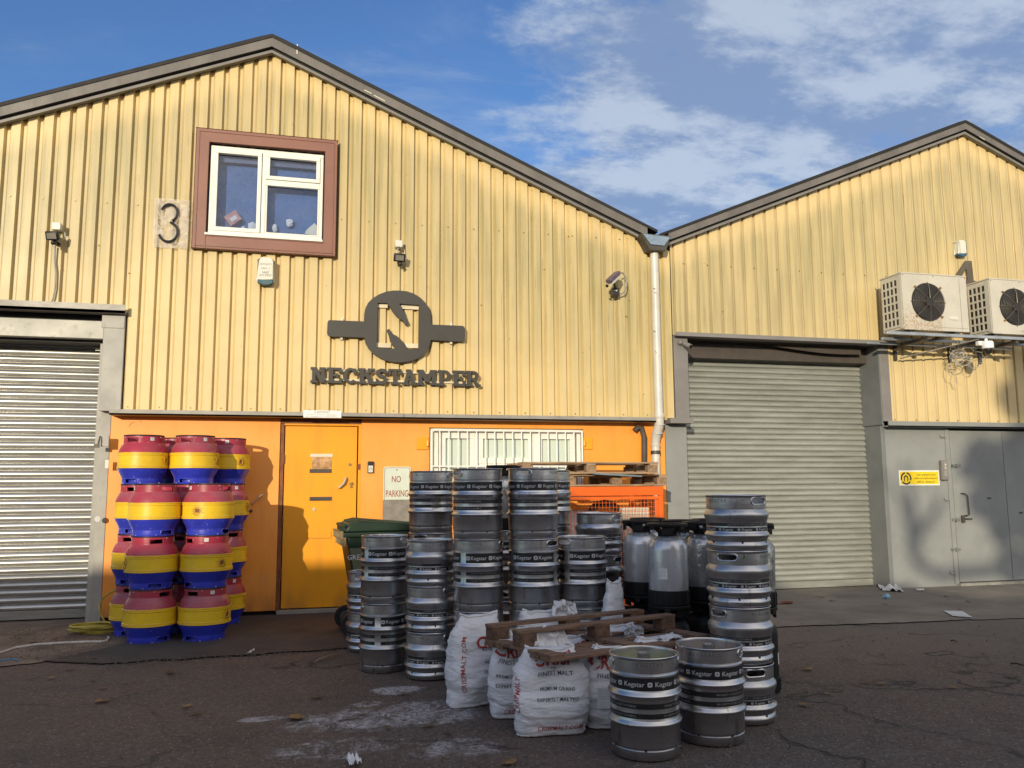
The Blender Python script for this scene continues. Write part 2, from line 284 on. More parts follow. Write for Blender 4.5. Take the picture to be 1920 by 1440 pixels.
# ---------------------------------------------------------------- mesh helpers
class MB:
    def __init__(s): s.v = []; s.f = []
    def add(s, vs_, fs):
        o = len(s.v); s.v += [tuple(p) for p in vs_]; s.f += [tuple(i+o for i in f) for f in fs]; return s
    def box(s, x0, x1, y0, y1, z0, z1):
        return s.add([(x0,y0,z0),(x1,y0,z0),(x1,y1,z0),(x0,y1,z0),(x0,y0,z1),(x1,y0,z1),(x1,y1,z1),(x0,y1,z1)],
                     [(0,3,2,1),(4,5,6,7),(0,1,5,4),(1,2,6,5),(2,3,7,6),(3,0,4,7)])
    def obox(s, c, size, rot=None, rz=0.0):
        m = rot or Matrix.Rotation(rz, 3, 'Z'); a, b, d = (k/2 for k in size); c = Vector(c)
        P = [c + m @ Vector((x, y, z)) for z in (-d, d) for x, y in ((-a,-b),(a,-b),(a,b),(-a,b))]
        return s.add(P, [(0,3,2,1),(4,5,6,7),(0,1,5,4),(1,2,6,5),(2,3,7,6),(3,0,4,7)])
    def bar(s, p, q, w_, h_):
        p, q = Vector(p), Vector(q); d = q-p
        m = d.to_track_quat('X', 'Z').to_matrix()
        return s.obox((p+q)/2, (d.length, w_, h_), m)
    def tube(s, pts, r, n=8, closed=False, caps=True):
        pts = [Vector(p) for p in pts]; k = len(pts); o = len(s.v); up = None
        rs = r if isinstance(r, (list, tuple)) else [r]*k
        for i, p in enumerate(pts):
            a = pts[(i-1) % k] if (closed or i) else p; b = pts[(i+1) % k] if (closed or i < k-1) else p
            t = (b-a).normalized()
            if up is None: up = Vector((0,0,1)) if abs(t.z) < .9 else Vector((1,0,0))
            x = up.cross(t)
            if x.length < 1e-4: x = Vector((1,0,0)).cross(t)
            x.normalize(); y = t.cross(x); up = y
            for j in range(n):
                th = 2*pi*j/n; s.v.append(tuple(p + rs[i]*(cos(th)*x + sin(th)*y)))
        for i in range(k if closed else k-1):
            a, b = o+i*n, o+((i+1) % k)*n
            for j in range(n): s.f.append((a+j, a+(j+1) % n, b+(j+1) % n, b+j))
        if caps and not closed:
            s.f.append(tuple(o+j for j in reversed(range(n)))); s.f.append(tuple(o+(k-1)*n+j for j in range(n)))
        return s
    def lathe(s, prof, n=48, c=(0,0,0), skip=None, capb=True, capt=True, sc=None):
        o = len(s.v)
        for r_, z in prof:
            for j in range(n):
                th = 2*pi*j/n; s.v.append((c[0]+r_*sin(th), c[1]-r_*cos(th), c[2]+z))
        for i in range(len(prof)-1):
            for j in range(n):
                if skip and skip(i, j): continue
                a, b = o+i*n, o+(i+1)*n; s.f.append((a+j, a+(j+1) % n, b+(j+1) % n, b+j))
        if capb: s.f.append(tuple(o+j for j in reversed(range(n))))
        if capt: s.f.append(tuple(o+(len(prof)-1)*n+j for j in range(n)))
        return s
    def prism(s, loops, y0, y1):
        """loops: [outer, hole, ...] of (x, z); front face at y0 (towards the camera), back at y1"""
        polys = [[Vector((x, z, 0)) for x, z in lp] for lp in loops]
        flat = [p for lp in loops for p in lp]; n = len(flat); o = len(s.v)
        if len(loops) == 1: tri = tessellate_polygon(polys)
        else:
            bm = bmesh.new(); vv = [bm.verts.new((x, z, 0)) for x, z in flat]; bm.verts.index_update(); k = 0
            for lp in loops:
                for i in range(len(lp)): bm.edges.new((vv[k+i], vv[k+(i+1) % len(lp)]))
                k += len(lp)
            bmesh.ops.triangle_fill(bm, edges=bm.edges[:], use_beauty=True, use_dissolve=False)
            bm.verts.index_update(); tri = [tuple(v.index for v in f.verts) for f in bm.faces]; bm.free()
        s.v += [(x, y0, z) for x, z in flat] + [(x, y1, z) for x, z in flat]
        for t in tri:
            a, b, c = (flat[i] for i in t)
            ccw = (b[0]-a[0])*(c[1]-a[1])-(b[1]-a[1])*(c[0]-a[0]) > 0
            t = tuple(t) if ccw else tuple(reversed(t))
            s.f.append(tuple(o+i for i in t)); s.f.append(tuple(o+n+i for i in reversed(t)))
        k = 0
        for lp in loops:
            m = len(lp)
            for i in range(m):
                a, b = o+k+i, o+k+(i+1) % m; s.f.append((a, b, b+n, a+n))
            k += m
        return s
    def ring(s, c, axis, R_, r_, n=24, m=6):
        c = Vector(c); ax = Vector(axis).normalized(); u = ax.orthogonal().normalized(); v_ = ax.cross(u)
        return s.tube([c + R_*(cos(2*pi*i/n)*u + sin(2*pi*i/n)*v_) for i in range(n)], r_, m, True)
    def cyl(s, p, q, r_, n=16): return s.tube([p, q], r_, n)
    def sphere(s, c, r_, n=12, m=8, z0=-1, z1=1, scz=1):
        pr = []
        for i in range(m+1):
            a = pi*(i/m-.5); a = max(math.asin(z0), min(math.asin(z1), a)); pr.append((max(1e-4, r_*cos(a)), r_*sin(a)*scz))
        return s.lathe(pr, n, c)
    def move(s, mtx):
        s.v = [tuple(mtx @ Vector(p)) for p in s.v]; return s
    def build(s, name, m, parent=None, smooth=True, bevel=0, ang=32):
        me = bpy.data.meshes.new(name); me.from_pydata(s.v, [], s.f); me.update()
        if smooth:
            me.shade_smooth()
            try: me.set_sharp_from_angle(angle=radians(ang))
            except Exception: pass
        me.materials.append(MT[m] if isinstance(m, str) else m)
        o = bpy.data.objects.new(name, me); col.objects.link(o)
        if parent: o.parent = parent
        if bevel:
            b = o.modifiers.new('bevel', 'BEVEL'); b.width = bevel; b.segments = 2; b.limit_method = 'ANGLE'; b.angle_limit = radians(50)
        return o
def empty(name, loc, label, cat, group=None, rz=0.0):
    o = bpy.data.objects.new(name, None); col.objects.link(o); o.location = loc; o.rotation_euler = (0, 0, rz)
    o.empty_display_size = .1
    return tag(o, label, cat, group)
def tag(o, label, cat, group=None):
    o['label'] = label; o['category'] = cat
    if group: o['group'] = group
    return o
def setting(o): o['kind'] = 'structure'; return o
def children(o): return CH.get(o.name, [x for x in col.objects if x.parent == o])
CH = {}
def copy_tree(root, loc, rz, label, group=None):
    r = root.copy(); col.objects.link(r); r.location = loc; r.rotation_euler = (0, 0, rz); r['label'] = label
    if group: r['group'] = group
    for ch in root.children:
        c = ch.copy(); col.objects.link(c); c.parent = r
        for g in ch.children:
            d = g.copy(); col.objects.link(d); d.parent = c
    return r
_tc = {}
def text2d(s, size=1.0, res=2, align='CENTER', bold=0.0, xs=1.0, spacing=1.0):
    key = (s, size, res, align, bold, xs, spacing)
    if key not in _tc:
        cu_ = bpy.data.curves.new('t', 'FONT'); cu_.body = s; cu_.size = size; cu_.resolution_u = res; cu_.align_x = align
        cu_.align_y = 'CENTER'; cu_.offset = bold; cu_.space_character = spacing
        ob = bpy.data.objects.new('t', cu_); col.objects.link(ob)
        dg = bpy.context.evaluated_depsgraph_get(); me = bpy.data.meshes.new_from_object(ob.evaluated_get(dg))
        _tc[key] = ([(v.co.x*xs, v.co.y) for v in me.vertices], [tuple(p.vertices) for p in me.polygons])
        bpy.data.objects.remove(ob); bpy.data.curves.remove(cu_); bpy.data.meshes.remove(me)
    return _tc[key]
def put_text(mb, s, fn, **k):
    v_, f_ = text2d(s, **k); mb.add([fn(x, y) for x, y in v_], f_); return mb
def wall_text(mb, s, x, y, Y, h_px, w_px=None, **k):
    """flat text on a wall plane, centred on photo measurement (x, y)"""
    X, Z = W(x, y, Y); s_ = abs(W(x, y+h_px/2, Y)[1]-W(x, y-h_px/2, Y)[1])/.72
    vv, _ = text2d(s, **k); wd = max(p[0] for p in vv)-min(p[0] for p in vv)
    sx_ = s_
    if w_px: sx_ = abs(W(x+w_px/2, y, Y)[0]-W(x-w_px/2, y, Y)[0])/wd
    return put_text(mb, s, lambda a, b: (X+a*sx_, Y, Z+b*s_), **k)

# ---------------------------------------------------------------- ground
def ground_mat():
    global nt
    m = bpy.data.materials.new('brown_grey_asphalt'); m.use_nodes = True; nt = m.node_tree; nt.nodes.clear()
    o = N('ShaderNodeOutputMaterial'); p = N('ShaderNodeBsdfPrincipled'); L(p.outputs[0], o.inputs[0])
    t = N('ShaderNodeTexCoord'); P = t.outputs['Object']; s = N('ShaderNodeSeparateXYZ'); L(P, s.inputs[0])
    def nz(scale, det=5, ro=.6, vec=P, dist=0):
        n = N('ShaderNodeTexNoise'); n.inputs['Scale'].default_value = scale; n.inputs['Detail'].default_value = det; n.inputs['Roughness'].default_value = ro; n.inputs['Distortion'].default_value = dist; L(vec, n.inputs['Vector']); return n.outputs[0]
    big = nz(.55, 5); mid = nz(3.2, 7, .65); fine = nz(26, 6, .75)
    c = MIX(RAMP(big, (.35, .68)), (.142, .090, .066), (.094, .073, .061))
    c = MIX(M('MULTIPLY', RAMP(mid, (.4, .72)), .6), c, (.135, .108, .092))
    c = MIX(M('MULTIPLY', RAMP(nz(1.3, 8, .7), (.52, .66)), .5), c, (.045, .040, .038))
    c = MIX(M('MULTIPLY', RAMP(fine, (.38, .60)), .62), c, (.045, .038, .034))
    c = MIX(M('MULTIPLY', M('MULTIPLY', RAMP(M('ADD', s.outputs[1], M('MULTIPLY', nz(.9, 6, .7), 3.0)), (6.4, 9.6)), RAMP(s.outputs[0], (1.5, 5.0))), .6), c, (.20, .172, .142))
    vo = N('ShaderNodeTexVoronoi'); vo.inputs['Scale'].default_value = 48; L(P, vo.inputs['Vector'])
    sepc = N('ShaderNodeSeparateColor'); L(vo.outputs['Color'], sepc.inputs[0])
    speck = M('MULTIPLY', M('GREATER_THAN', sepc.outputs[0], .88), M('SUBTRACT', 1, RAMP(vo.outputs['Distance'], (.22, .42))))
    c = MIX(M('MULTIPLY', speck, .8), c, (.27, .24, .21))
    vo2 = N('ShaderNodeTexVoronoi'); vo2.inputs['Scale'].default_value = 110; L(P, vo2.inputs['Vector'])
    sc2 = N('ShaderNodeSeparateColor'); L(vo2.outputs['Color'], sc2.inputs[0])
    c = MIX(M('MULTIPLY', M('GREATER_THAN', sc2.outputs[1], .8), .35), c, (.19, .17, .15))
    # white mineral stains (photo: spilled wash-down by the kegs)
    tot = None
    n5 = nz(6, 8, .72, dist=.6); n6 = nz(24, 6, .75)
    for (px_, py_, rx, ry, am) in ((745, 1292, .26, .17, 1.0), (490, 1346, .20, .09, .9), (575, 1342, .12, .04, .7), (700, 1345, .75, .36, .75), (790, 1335, .55, .42, .8), (505, 1405, .20, .15, .4), (860, 1400, .40, .26, .66), (640, 1400, .6, .26, .62), (690, 1318, .16, .12, .7), (1180, 1180, .4, .2, .5)):
        gx, gy = G(px_, py_)
        dx = M('DIVIDE', M('SUBTRACT', s.outputs[0], gx), rx); dy = M('DIVIDE', M('SUBTRACT', s.outputs[1], gy), ry)
        d = M('SQRT', M('ADD', M('MULTIPLY', dx, dx), M('MULTIPLY', dy, dy)))
        e = M('MULTIPLY', M('SUBTRACT', 1, RAMP(d, (.45, 1.15))), am)
        tot = e if tot is None else M('MAXIMUM', tot, e)
    st = M('MULTIPLY', RAMP(M('ADD', M('MULTIPLY', tot, .42), M('ADD', M('MULTIPLY', n5, .75), M('MULTIPLY', n6, .45))), (.80, 1.02)), RAMP(tot, (.05, .6)))
    st = M('MULTIPLY', st, M('ADD', .35, M('MULTIPLY', RAMP(nz(38, 5, .8), (.40, .58)), .65)))
    c = MIX(M('MULTIPLY', st, .85), c, (.50, .485, .50))
    # cracks
    vc = N('ShaderNodeTexVoronoi'); vc.feature = 'DISTANCE_TO_EDGE'; vc.inputs['Scale'].default_value = .55
    wv = N('ShaderNodeVectorMath', operation='ADD'); L(P, wv.inputs[0]); nd = N('ShaderNodeTexNoise'); nd.inputs['Scale'].default_value = 2.2; nd.inputs['Detail'].default_value = 6; L(P, nd.inputs['Vector'])
    ns = N('ShaderNodeVectorMath', operation='SCALE'); ns.inputs['Scale'].default_value = .7; L(nd.outputs['Color'], ns.inputs[0]); L(ns.outputs[0], wv.inputs[1]); L(wv.outputs[0], vc.inputs['Vector'])
    cr_ = M('MULTIPLY', M('SUBTRACT', 1, RAMP(vc.outputs['Distance'], (.004, .016))), RAMP(nz(1.1), (.42, .6)))
    c = MIX(M('MULTIPLY', cr_, .75), c, (.02, .017, .015))
    L(c, p.inputs['Base Color']); p.inputs['Roughness'].default_value = .82
    h = M('ADD', M('MULTIPLY', fine, .5), M('ADD', M('MULTIPLY', vo.outputs['Distance'], -.5), M('MULTIPLY', cr_, -1.2)))
    b = N('ShaderNodeBump'); b.inputs['Strength'].default_value = 1.0; b.inputs['Distance'].default_value = .012; L(h, b.inputs['Height']); L(b.outputs[0], p.inputs['Normal'])
    return m
GM = ground_mat()
g = MB(); n = 60
for i in range(n+1):
    for j in range(n+1):
        # denser in front of the units
        a = (i/n*2-1); b_ = (j/n*2-1)
        x = 3+10*a+190*a**5; y = 5+10*b_+190*b_**5
        z = 0 if (y > 9.4 or abs(x) > 30 or y < -3) else .006*noise.noise(Vector((x*.9, y*.9, 3)))-.006
        g.v.append((x, y, z))
for i in range(n):
    for j in range(n):
        a = i*(n+1)+j; g.f.append((a, a+n+1, a+n+2, a+1))
setting(g.build('ground', GM, ang=180))
def apron(name, pts, m, z=.004, jit=.03, th=None):
    """irregular-edged sheet lying on the ground"""
    out = []
    k = len(pts)
    for i in range(k):
        a, b = Vector(pts[i]), Vector(pts[(i+1) % k]); q = max(1, int((b-a).length/.05))
        for t_ in range(q):
            p = a.lerp(b, t_/q); nn = (noise.noise(Vector((p.x*3, p.y*3, z*100)))+.5*noise.noise(Vector((p.x*14, p.y*14, z*50))))*jit; d = (b-a).normalized()
            out.append((p.x-d.y*nn, p.y+d.x*nn))
    tri = tessellate_polygon([[Vector((x, y, 0)) for x, y in out]])
    mb = MB(); mb.add([(x, y, z) for x, y in out], [tuple(t) for t in tri])
    me = mb.build(name, m, smooth=False)
    for f in me.data.polygons:
        pass
    bm = bmesh.new(); bm.from_mesh(me.data)
    for f in bm.faces:
        if f.normal.z < 0: f.normal_flip()
    bm.to_mesh(me.data); bm.free()
    return setting(me)
MT['concrete'] = mat('pale_worn_concrete', (.255, .222, .180), .85, 0, .2, 1.6, .7, 60, c2=(.165, .145, .12), dirt=.3)
MT['tar'] = mat('dark_tar_patch', (.062, .054, .050), .8, 0, .15, 3, .6, 90, c2=(.038, .034, .033))
MT['rough_dirt'] = mat('dusty_broken_concrete', (.21, .16, .12), .9, 0, .25, 3, .9, 40, c2=(.10, .076, .06), dirt=.35)
apron('concrete_apron', [(2.6, 7.95), G(1440, 1176), G(1560, 1172), G(1700, 1166), G(1920, 1160), (16, 7.6), (16, 10.6), (2.6, 10.6)], 'concrete', jit=.06)
apron('broken_concrete_apron', [(-7, 8.3), G(0, 1250), G(110, 1238), G(260, 1212), (-1.9, 9.88), (-2.1, 10.6), (-7, 10.6)], 'rough_dirt', jit=.06)
apron('tar_strip', [G(80, 1240), G(190, 1246), G(320, 1238), G(480, 1228), G(660, 1216), G(760, 1210), (1.6, 9.89), (-2.0, 9.89), G(250, 1206)], 'tar', z=.008, jit=.05)

# ---------------------------------------------------------------- the two units
YC, YO, VD = 9.80, 9.90, .043
T = .4195
def zl(X): return 6.60-T*abs(X+.48)
def zr(X): return 6.60-T*abs(X-9.46)
def cladding(x0, x1, pitch, prof, phase, ztop, spans, extra_x):
    xs = []; k = math.floor((x0-phase)/pitch)-1
    pts = []
    while True:
        b = phase+k*pitch
        if b > x1: break
        for fx, dy in prof: pts.append((b+fx*pitch, dy))
        k += 1
    pts = sorted(pts)
    def yat(X):
        for (a, ya), (b, yb) in zip(pts, pts[1:]):
            if a <= X <= b and b > a: return ya+(yb-ya)*(X-a)/(b-a)
        return 0
    cols = [(x, y) for x, y in pts if x0 < x < x1]
    for e in extra_x+[x0, x1]: cols.append((e, yat(e)))
    cols = sorted(cols); mb = MB()
    for (a, ya), (b, yb) in zip(cols, cols[1:]):
        if b-a < 1e-5: continue
        m_ = (a+b)/2
        for lo, hi in spans(m_):
            ha = ztop(a) if hi is None else hi; hb = ztop(b) if hi is None else hi
            n_ = max(1, int((ha-lo)/.8))
            for q in range(n_):
                za0, za1 = lo+(ha-lo)*q/n_, lo+(ha-lo)*(q+1)/n_; zb0, zb1 = lo+(hb-lo)*q/n_, lo+(hb-lo)*(q+1)/n_
                mb.add([(a, YC+ya, za0), (b, YC+yb, zb0), (b, YC+yb, zb1), (a, YC+ya, za1)], [(0, 1, 2, 3)])
    return mb
WX0, WX1, WZ0, WZ1 = -1.29, .315, 4.143, 5.58      # window surround
def spans_l(X):
    lo = 3.36 if X < -1.945 else 2.26
    if -1.145 < X < .167: return [(lo, 4.30), (5.43, None)]
    return [(lo, None)]
def spans_r(X): return [(3.38 if X < 7.93 else 2.28, None)]
bl = empty('brewery_unit', (0, 10, 0), 'cream ribbed steel warehouse unit with orange ground floor, its gable peak at left', 'building')
br = empty('warehouse_unit', (9, 10, 0), 'cream smooth-ribbed steel unit with grey roller shutter and grey door at right', 'building')
def P(mb, name, m, par, **k):
    o = mb.build(name, m, par, **k); o.location = -Vector(par.location); return o
prof_l = [(0, 0), (.56, 0), (.63, VD), (.85, VD), (1.0, 0)]
prof_r = [(0, .004), (.18, 0), (.66, 0), (.82, .010), (.86, .026), (.92, .030), (.965, .024)]
P(cladding(-9, 4.655, .162, prof_l, -2.162-.162*.52, lambda X: zl(X)+.06, spans_l, [-1.945, -1.145, .167]), 'cladding', 'clad_l', bl, ang=60)
P(cladding(4.66, 13.5, .174, prof_r, 8.376, lambda X: zr(X)+.06, spans_r, [7.93]), 'cladding', 'clad_r', br, ang=25)
def chevron(xr, xa, xb, d0, d1, y0, y1, cap=0):
    """verge board following both slopes, d0..d1 above the verge line"""
    za, zb = 6.60-T*abs(xa-xr), 6.60-T*abs(xb-xr)
    return MB().prism([[(xa, za+d0), (xr, 6.60+d0), (xb, zb+d0), (xb, zb+d1), (xr, 6.60+d1), (xa, za+d1)]], y0, y1)
P(chevron(-.48, -9, 4.30, .066, .208, 9.70, 9.79), 'verge_board', 'fascia', bl)
P(chevron(-.48, -9, 4.32, .032, .070, 9.745, 9.795), 'shadow_gap', 'black', bl)
P(chevron(-.48, -9, 4.34, 0, .034, 9.725, 9.79), 'batten', 'batten', bl)
P(chevron(9.46, 4.60, 13.5, .064, .190, 9.70, 9.79), 'verge_board', 'fascia', br)
P(chevron(9.46, 4.60, 13.5, .032, .068, 9.745, 9.795), 'shadow_gap', 'black', br)
P(chevron(9.46, 4.60, 13.5, 0, .034, 9.725, 9.79), 'batten', 'batten', br)
def roof(xr, xa, xb, top):
    za, zb = 6.60-T*abs(xa-xr), 6.60-T*abs(xb-xr)
    return MB().prism([[(xa, za+top-.03), (xr, 6.6+top-.03), (xb, zb+top-.03), (xb, zb+top+.006), (xr+.12, 6.6+top-.03), (xr, 6.6+top+.012), (xr-.12, 6.6+top-.03), (xa, za+top+.006)]], 9.69, 32)
P(roof(-.48, -9, 4.44, .208), 'roof', 'black', bl)
P(roof(9.46, 4.48, 13.5, .190), 'roof', 'black', br)
# flashed seams and bright scuffs on the verge
x_, z_ = W(556, 100, 9.70); P(MB().box(x_, x_+.012, 9.694, 9.70, z_-.01, z_+.115), 'verge_joint', 'box_white', bl)
sm = MB()
for px0, py0, px1, py1 in ((683, 168, 697, 175), (701, 178, 722, 189)):
    a = W(px0, py0, 9.69); b = W(px1, py1, 9.69); sm.bar((a[0], 9.698, a[1]), (b[0], 9.698, b[1]), .004, .010)
P(sm, 'verge_edge_strip', 'box_white', bl)
sm = MB()
for px0, py0, px1, py1 in ((1492, 345, 1512, 338), (1530, 332, 1558, 320), (1837, 256, 1847, 262)):
    a = W(px0, py0, 9.69); b = W(px1, py1, 9.69); sm.bar((a[0], 9.696, a[1]), (b[0], 9.696, b[1]), .004, .008)
P(sm, 'verge_edge_strip', 'box_white', br)
# screws
sm = MB()
def screw(mb, X, Z, Y=9.79, r_=.008): mb.cyl((X, Y, Z), (X, Y+.05, Z), r_, 6)
for k in range(-20, 27):
    X = -2.162-.05+.324*k
    if -9 < X < 4.5:
        for Z in (4.62-.0*X, 3.38 if X < -1.95 else 2.32):
            if not (WX0-.05 < X < WX1+.05 and WZ0 < Z < WZ1): screw(sm, X, Z)
        screw(sm, X+.12, zl(X+.12)-.05, 9.815)
for _ in range(40):
    X = R.uniform(-2.8, 4.4); Z = R.uniform(2.5, zl(X)-.3)
    if not (WX0-.05 < X < WX1+.05 and WZ0-.05 < Z < WZ1+.05): screw(sm, X, Z, 9.795, R.uniform(.003, .006))
P(sm, 'cladding_screws', 'brass', bl)
sm = MB()
for k in range(0, 26):
    X = 4.85+.348*k
    for Z in (4.35, 3.41 if X < 7.9 else 2.31): screw(sm, X, Z)
for _ in range(25):
    X = R.uniform(5, 11); Z = R.uniform(3.5, zr(X)-.3); screw(sm, X, Z, 9.797, R.uniform(.003, .006))
P(sm, 'cladding_screws', 'brass', br)

# -- left unit: flashing strips, lintel, shutter
P(MB().box(-9, -1.945, 9.70, 9.86, 3.345, 3.375).box(-9, -1.945, 9.70, 9.715, 3.345, 3.44), 'flashing', 'galv_strip', bl)
P(MB().box(-9, -2.17, 9.98, 10.0, 3.25, 3.36), 'lintel_gap', 'black', bl)
P(MB().box(-9, -2.175, 9.815, 9.93, 3.07, 3.268), 'lintel', 'lintel', bl, bevel=.004)
P(MB().box(-9, -2.16, 9.93, 10.35, 3.035, 3.36), 'shutter_housing', 'black', bl)
P(MB().box(-2.17, -1.955, 9.79, 9.93, 2.27, 3.345).box(-2.17, -2.066, 9.888, 9.93, 0, 2.268).box(-2.19, -1.958, 9.782, 9.79, 3.19, 3.338), 'door_post', 'grey_frame', bl, bevel=.004)
P(MB().box(-2.066, -2.03, 9.80, 9.90, 0, .02), 'post_foot', 'grey_frame', bl)
def shutter(x0, x1, y, z0, z1, pitch, amp):
    mb = MB(); k = 0; z = z0+.09; prof = [(0, y)]
    pts = [(z0, y-.004), (z0+.085, y-.004), (z0+.087, y+.012)]
    while z < z1:
        for t_, d in ((.0, .012), (.05, .004), (.18, -amp*.72), (.38, -amp), (.60, -amp*.75), (.80, -amp*.1), (.88, .006), (.93, .014)):
            pts.append((z+t_*pitch, y+d))
        z += pitch
    nx = 14; o = 0
    for i in range(nx+1):
        X = x0+(x1-x0)*i/nx
        for zz, yy in pts: mb.v.append((X, yy+.007*noise.noise(Vector((X*1.3, zz*2.1, 5))), zz+.003*noise.noise(Vector((X*.9, zz*9, 8)))))
    m_ = len(pts)
    for i in range(nx):
        for j in range(m_-1): a = i*m_+j; mb.f.append((a, a+m_, a+m_+1, a+1))
    return mb
rs = P(shutter(-8.5, -2.235, 10.22, .02, 3.06, .0805, .022), 'roller_shutter', 'shut_l', bl, ang=40)
P(MB().box(-2.262, -2.225, 10.15, 10.24, .0, 3.035).box(-2.225, -2.17, 9.93, 10.24, 0, 3.08), 'shutter_guide', 'grey_frame', bl, bevel=.003)
P(MB().box(-2.32, -2.225, 10.135, 10.15, 2.985, 3.012), 'guide_stop', 'box_white', bl)
# shutter hasp and padlock (x ~190, y ~828)
X, Z = W(198, 827, 9.77)
P(MB().box(X-.045, X+.035, 9.755, 9.79, Z-.06, Z+.055), 'hasp_plate', 'grey_frame', bl, bevel=.003)
P(MB().tube([(X-.05, 9.74, Z+.05), (X-.055, 9.72, Z+.0), (X-.06, 9.72, Z-.04)], .009, 8).obox((X-.075, 9.72, Z-.055), (.05, .03, .04)), 'padlock', 'dark_steel', bl)
X, Z = W(183, 973, 9.78); P(MB().cyl((X, 9.775, Z), (X, 9.79, Z), .03, 18), 'round_disc', 'paper', bl)
X, Z = W(200, 870, 9.78); P(MB().box(X-.015, X+.02, 9.775, 9.79, Z-.045, Z+.045), 'small_plate', 'box_white', bl)
# -- main flashing over the orange front
P(MB().box(-2.05, 4.345, 9.70, 9.90, 2.222, 2.240).box(-2.05, 4.345, 9.70, 9.716, 2.222, 2.282), 'flashing', 'galv_strip', bl)
X, _ = W(757, 780, 9.7); P(MB().box(X, X+.006, 9.697, 9.70, 2.222, 2.282), 'flashing_joint', 'black', bl)
# -- orange ground floor
P(MB().box(-2.066, -.262, 9.895, 9.95, .05, 2.235), 'wall_panel', 'orange', bl, bevel=.003)
P(MB().box(.665, 1.475, 9.90, 9.95, .05, 2.235).box(1.475, 3.44, 9.90, 9.95, .05, 1.25).box(1.475, 3.44, 9.90, 9.95, 2.135, 2.235).box(3.44, 4.56, 9.90, 9.95, .05, 2.235), 'wall_panel', 'orange', bl, bevel=.003)
P(MB().box(-2.066, 4.56, 9.96, 10.1, -.02, .12), 'base_plinth', 'black', bl)
P(MB().box(-.262, -.215, 9.915, 9.99, .02, 2.235).box(-.262, .665, 9.90, 9.99, 2.165, 2.235), 'door_frame', 'brown_edge', bl, bevel=.003)
P(MB().box(.632, .665, 9.902, 9.99, .05, 2.165).box(-.215, .632, 9.905, 9.99, 2.142, 2.166), 'door_frame_edge', 'orange_door', bl, bevel=.003)
dr = P(MB().box(-.205, .618, 9.925, 9.97, .062, 2.135), 'door', 'orange_door', bl, bevel=.004)
P(MB().box(-.25, .62, 9.86, 9.97, .008, .05), 'door_threshold', 'galv_strip', bl, bevel=.003)
def dpart(mb, name, m, **k):
    return mb.build(name, m, dr, **k)
Y = 9.925
def sub(mb, name, m, parent=dr, **k): return mb.build(name, m, parent, **k)
X, Z = W(602, 935, Y); sub(MB().box(X-.13, X+.12, Y-.012, Y, Z-.022, Z+.022).box(X-.11, X+.10, Y-.018, Y-.012, Z-.008, Z+.008), 'letter_plate', 'pipe_dark', bevel=.002)
X, Z = W(602, 883, Y); lp = sub(MB().box(X-.13, X+.12, Y-.010, Y, Z-.022, Z+.022), 'letter_plate', 'pipe_dark', bevel=.002)
# notice: paper remnants under tape above the plate
tp = MB(); X0, Z0 = W(582, 851, Y); X1, Z1 = W(623, 878, Y)
tp.box(X0, X1, Y-.006, Y-.001, Z0-.035, Z0); sub(tp, 'tape_strip', 'wbox')
tp = MB(); nn = 9
for i in range(nn+1):
    for j in range(6):
        a, b = i/nn, j/5; tp.v.append((X0+.02+(X1-X0-.03)*a, Y-.004-.012*abs(noise.noise(Vector((a*5, b*4, 1)))), Z0-.04-(Z0-Z1-.035)*b))
for i in range(nn):
    for j in range(5): q = i*6+j; tp.f.append((q, q+1, q+7, q+6))
sub(tp, 'torn_notice', mat('orange_stained_plastic_wallet', (.72, .42, .20), .15, 0, .3, 14, .4, 20))
X, Z = W(642, 905, Y)
sub(MB().tube([(X+.04, Y-.005, Z+.06), (X+.035, Y-.045, Z+.045), (X+.012, Y-.05, Z-.01), (X-.035, Y-.04, Z-.055), (X-.045, Y-.005, Z-.06)], [.014, .012, .012, .012, .014], 10), 'door_handle', 'chrome')
X, Z = W(656, 871, Y); sub(MB().cyl((X, Y-.012, Z), (X, Y, Z), .017, 16), 'door_lock', 'brass')
X, Z = W(658, 909, Y); sub(MB().cyl((X, Y-.012, Z+.01), (X, Y, Z+.01), .018, 16).cyl((X+.004, Y-.014, Z-.025), (X+.004, Y, Z-.025), .014, 12).box(X, X+.016, Y-.03, Y-.01, Z, Z+.03), 'door_lock', 'brass')
X, Z = W(589, 955, Y); sub(MB().cyl((X, Y-.012, Z), (X, Y, Z), .018, 18), 'door_lock', 'chrome')
for px_, py_ in ((661, 812), (659, 887), (577, 997)):
    X, Z = W(px_, py_, Y); sub(MB().cyl((X, Y-.006, Z), (X, Y, Z), .009, 10), 'door_bolt', 'orange_door')
mb = MB()
for p_, q_ in (((577, 996), (577, 1008)), ((577, 1009), (621, 1009)), ((621, 1009), (621, 996))):
    a, b = W(*p_, Y), W(*q_, Y); mb.bar((a[0], Y-.001, a[1]), (b[0], Y-.001, b[1]), .003, .004)
sub(mb, 'old_plate_outline', 'brown_edge')
for zz in (.45, 1.05, 1.75): sub(MB().cyl((-.212, Y-.012, zz-.05), (-.212, Y-.012, zz+.05), .010, 8), 'hinge', 'brown_edge')
X, Z = W(673, 875, 9.9); P(MB().box(X-.02, X+.015, 9.893, 9.90, Z-.035, Z+.035), 'strike_plate', 'brown_edge', bl)
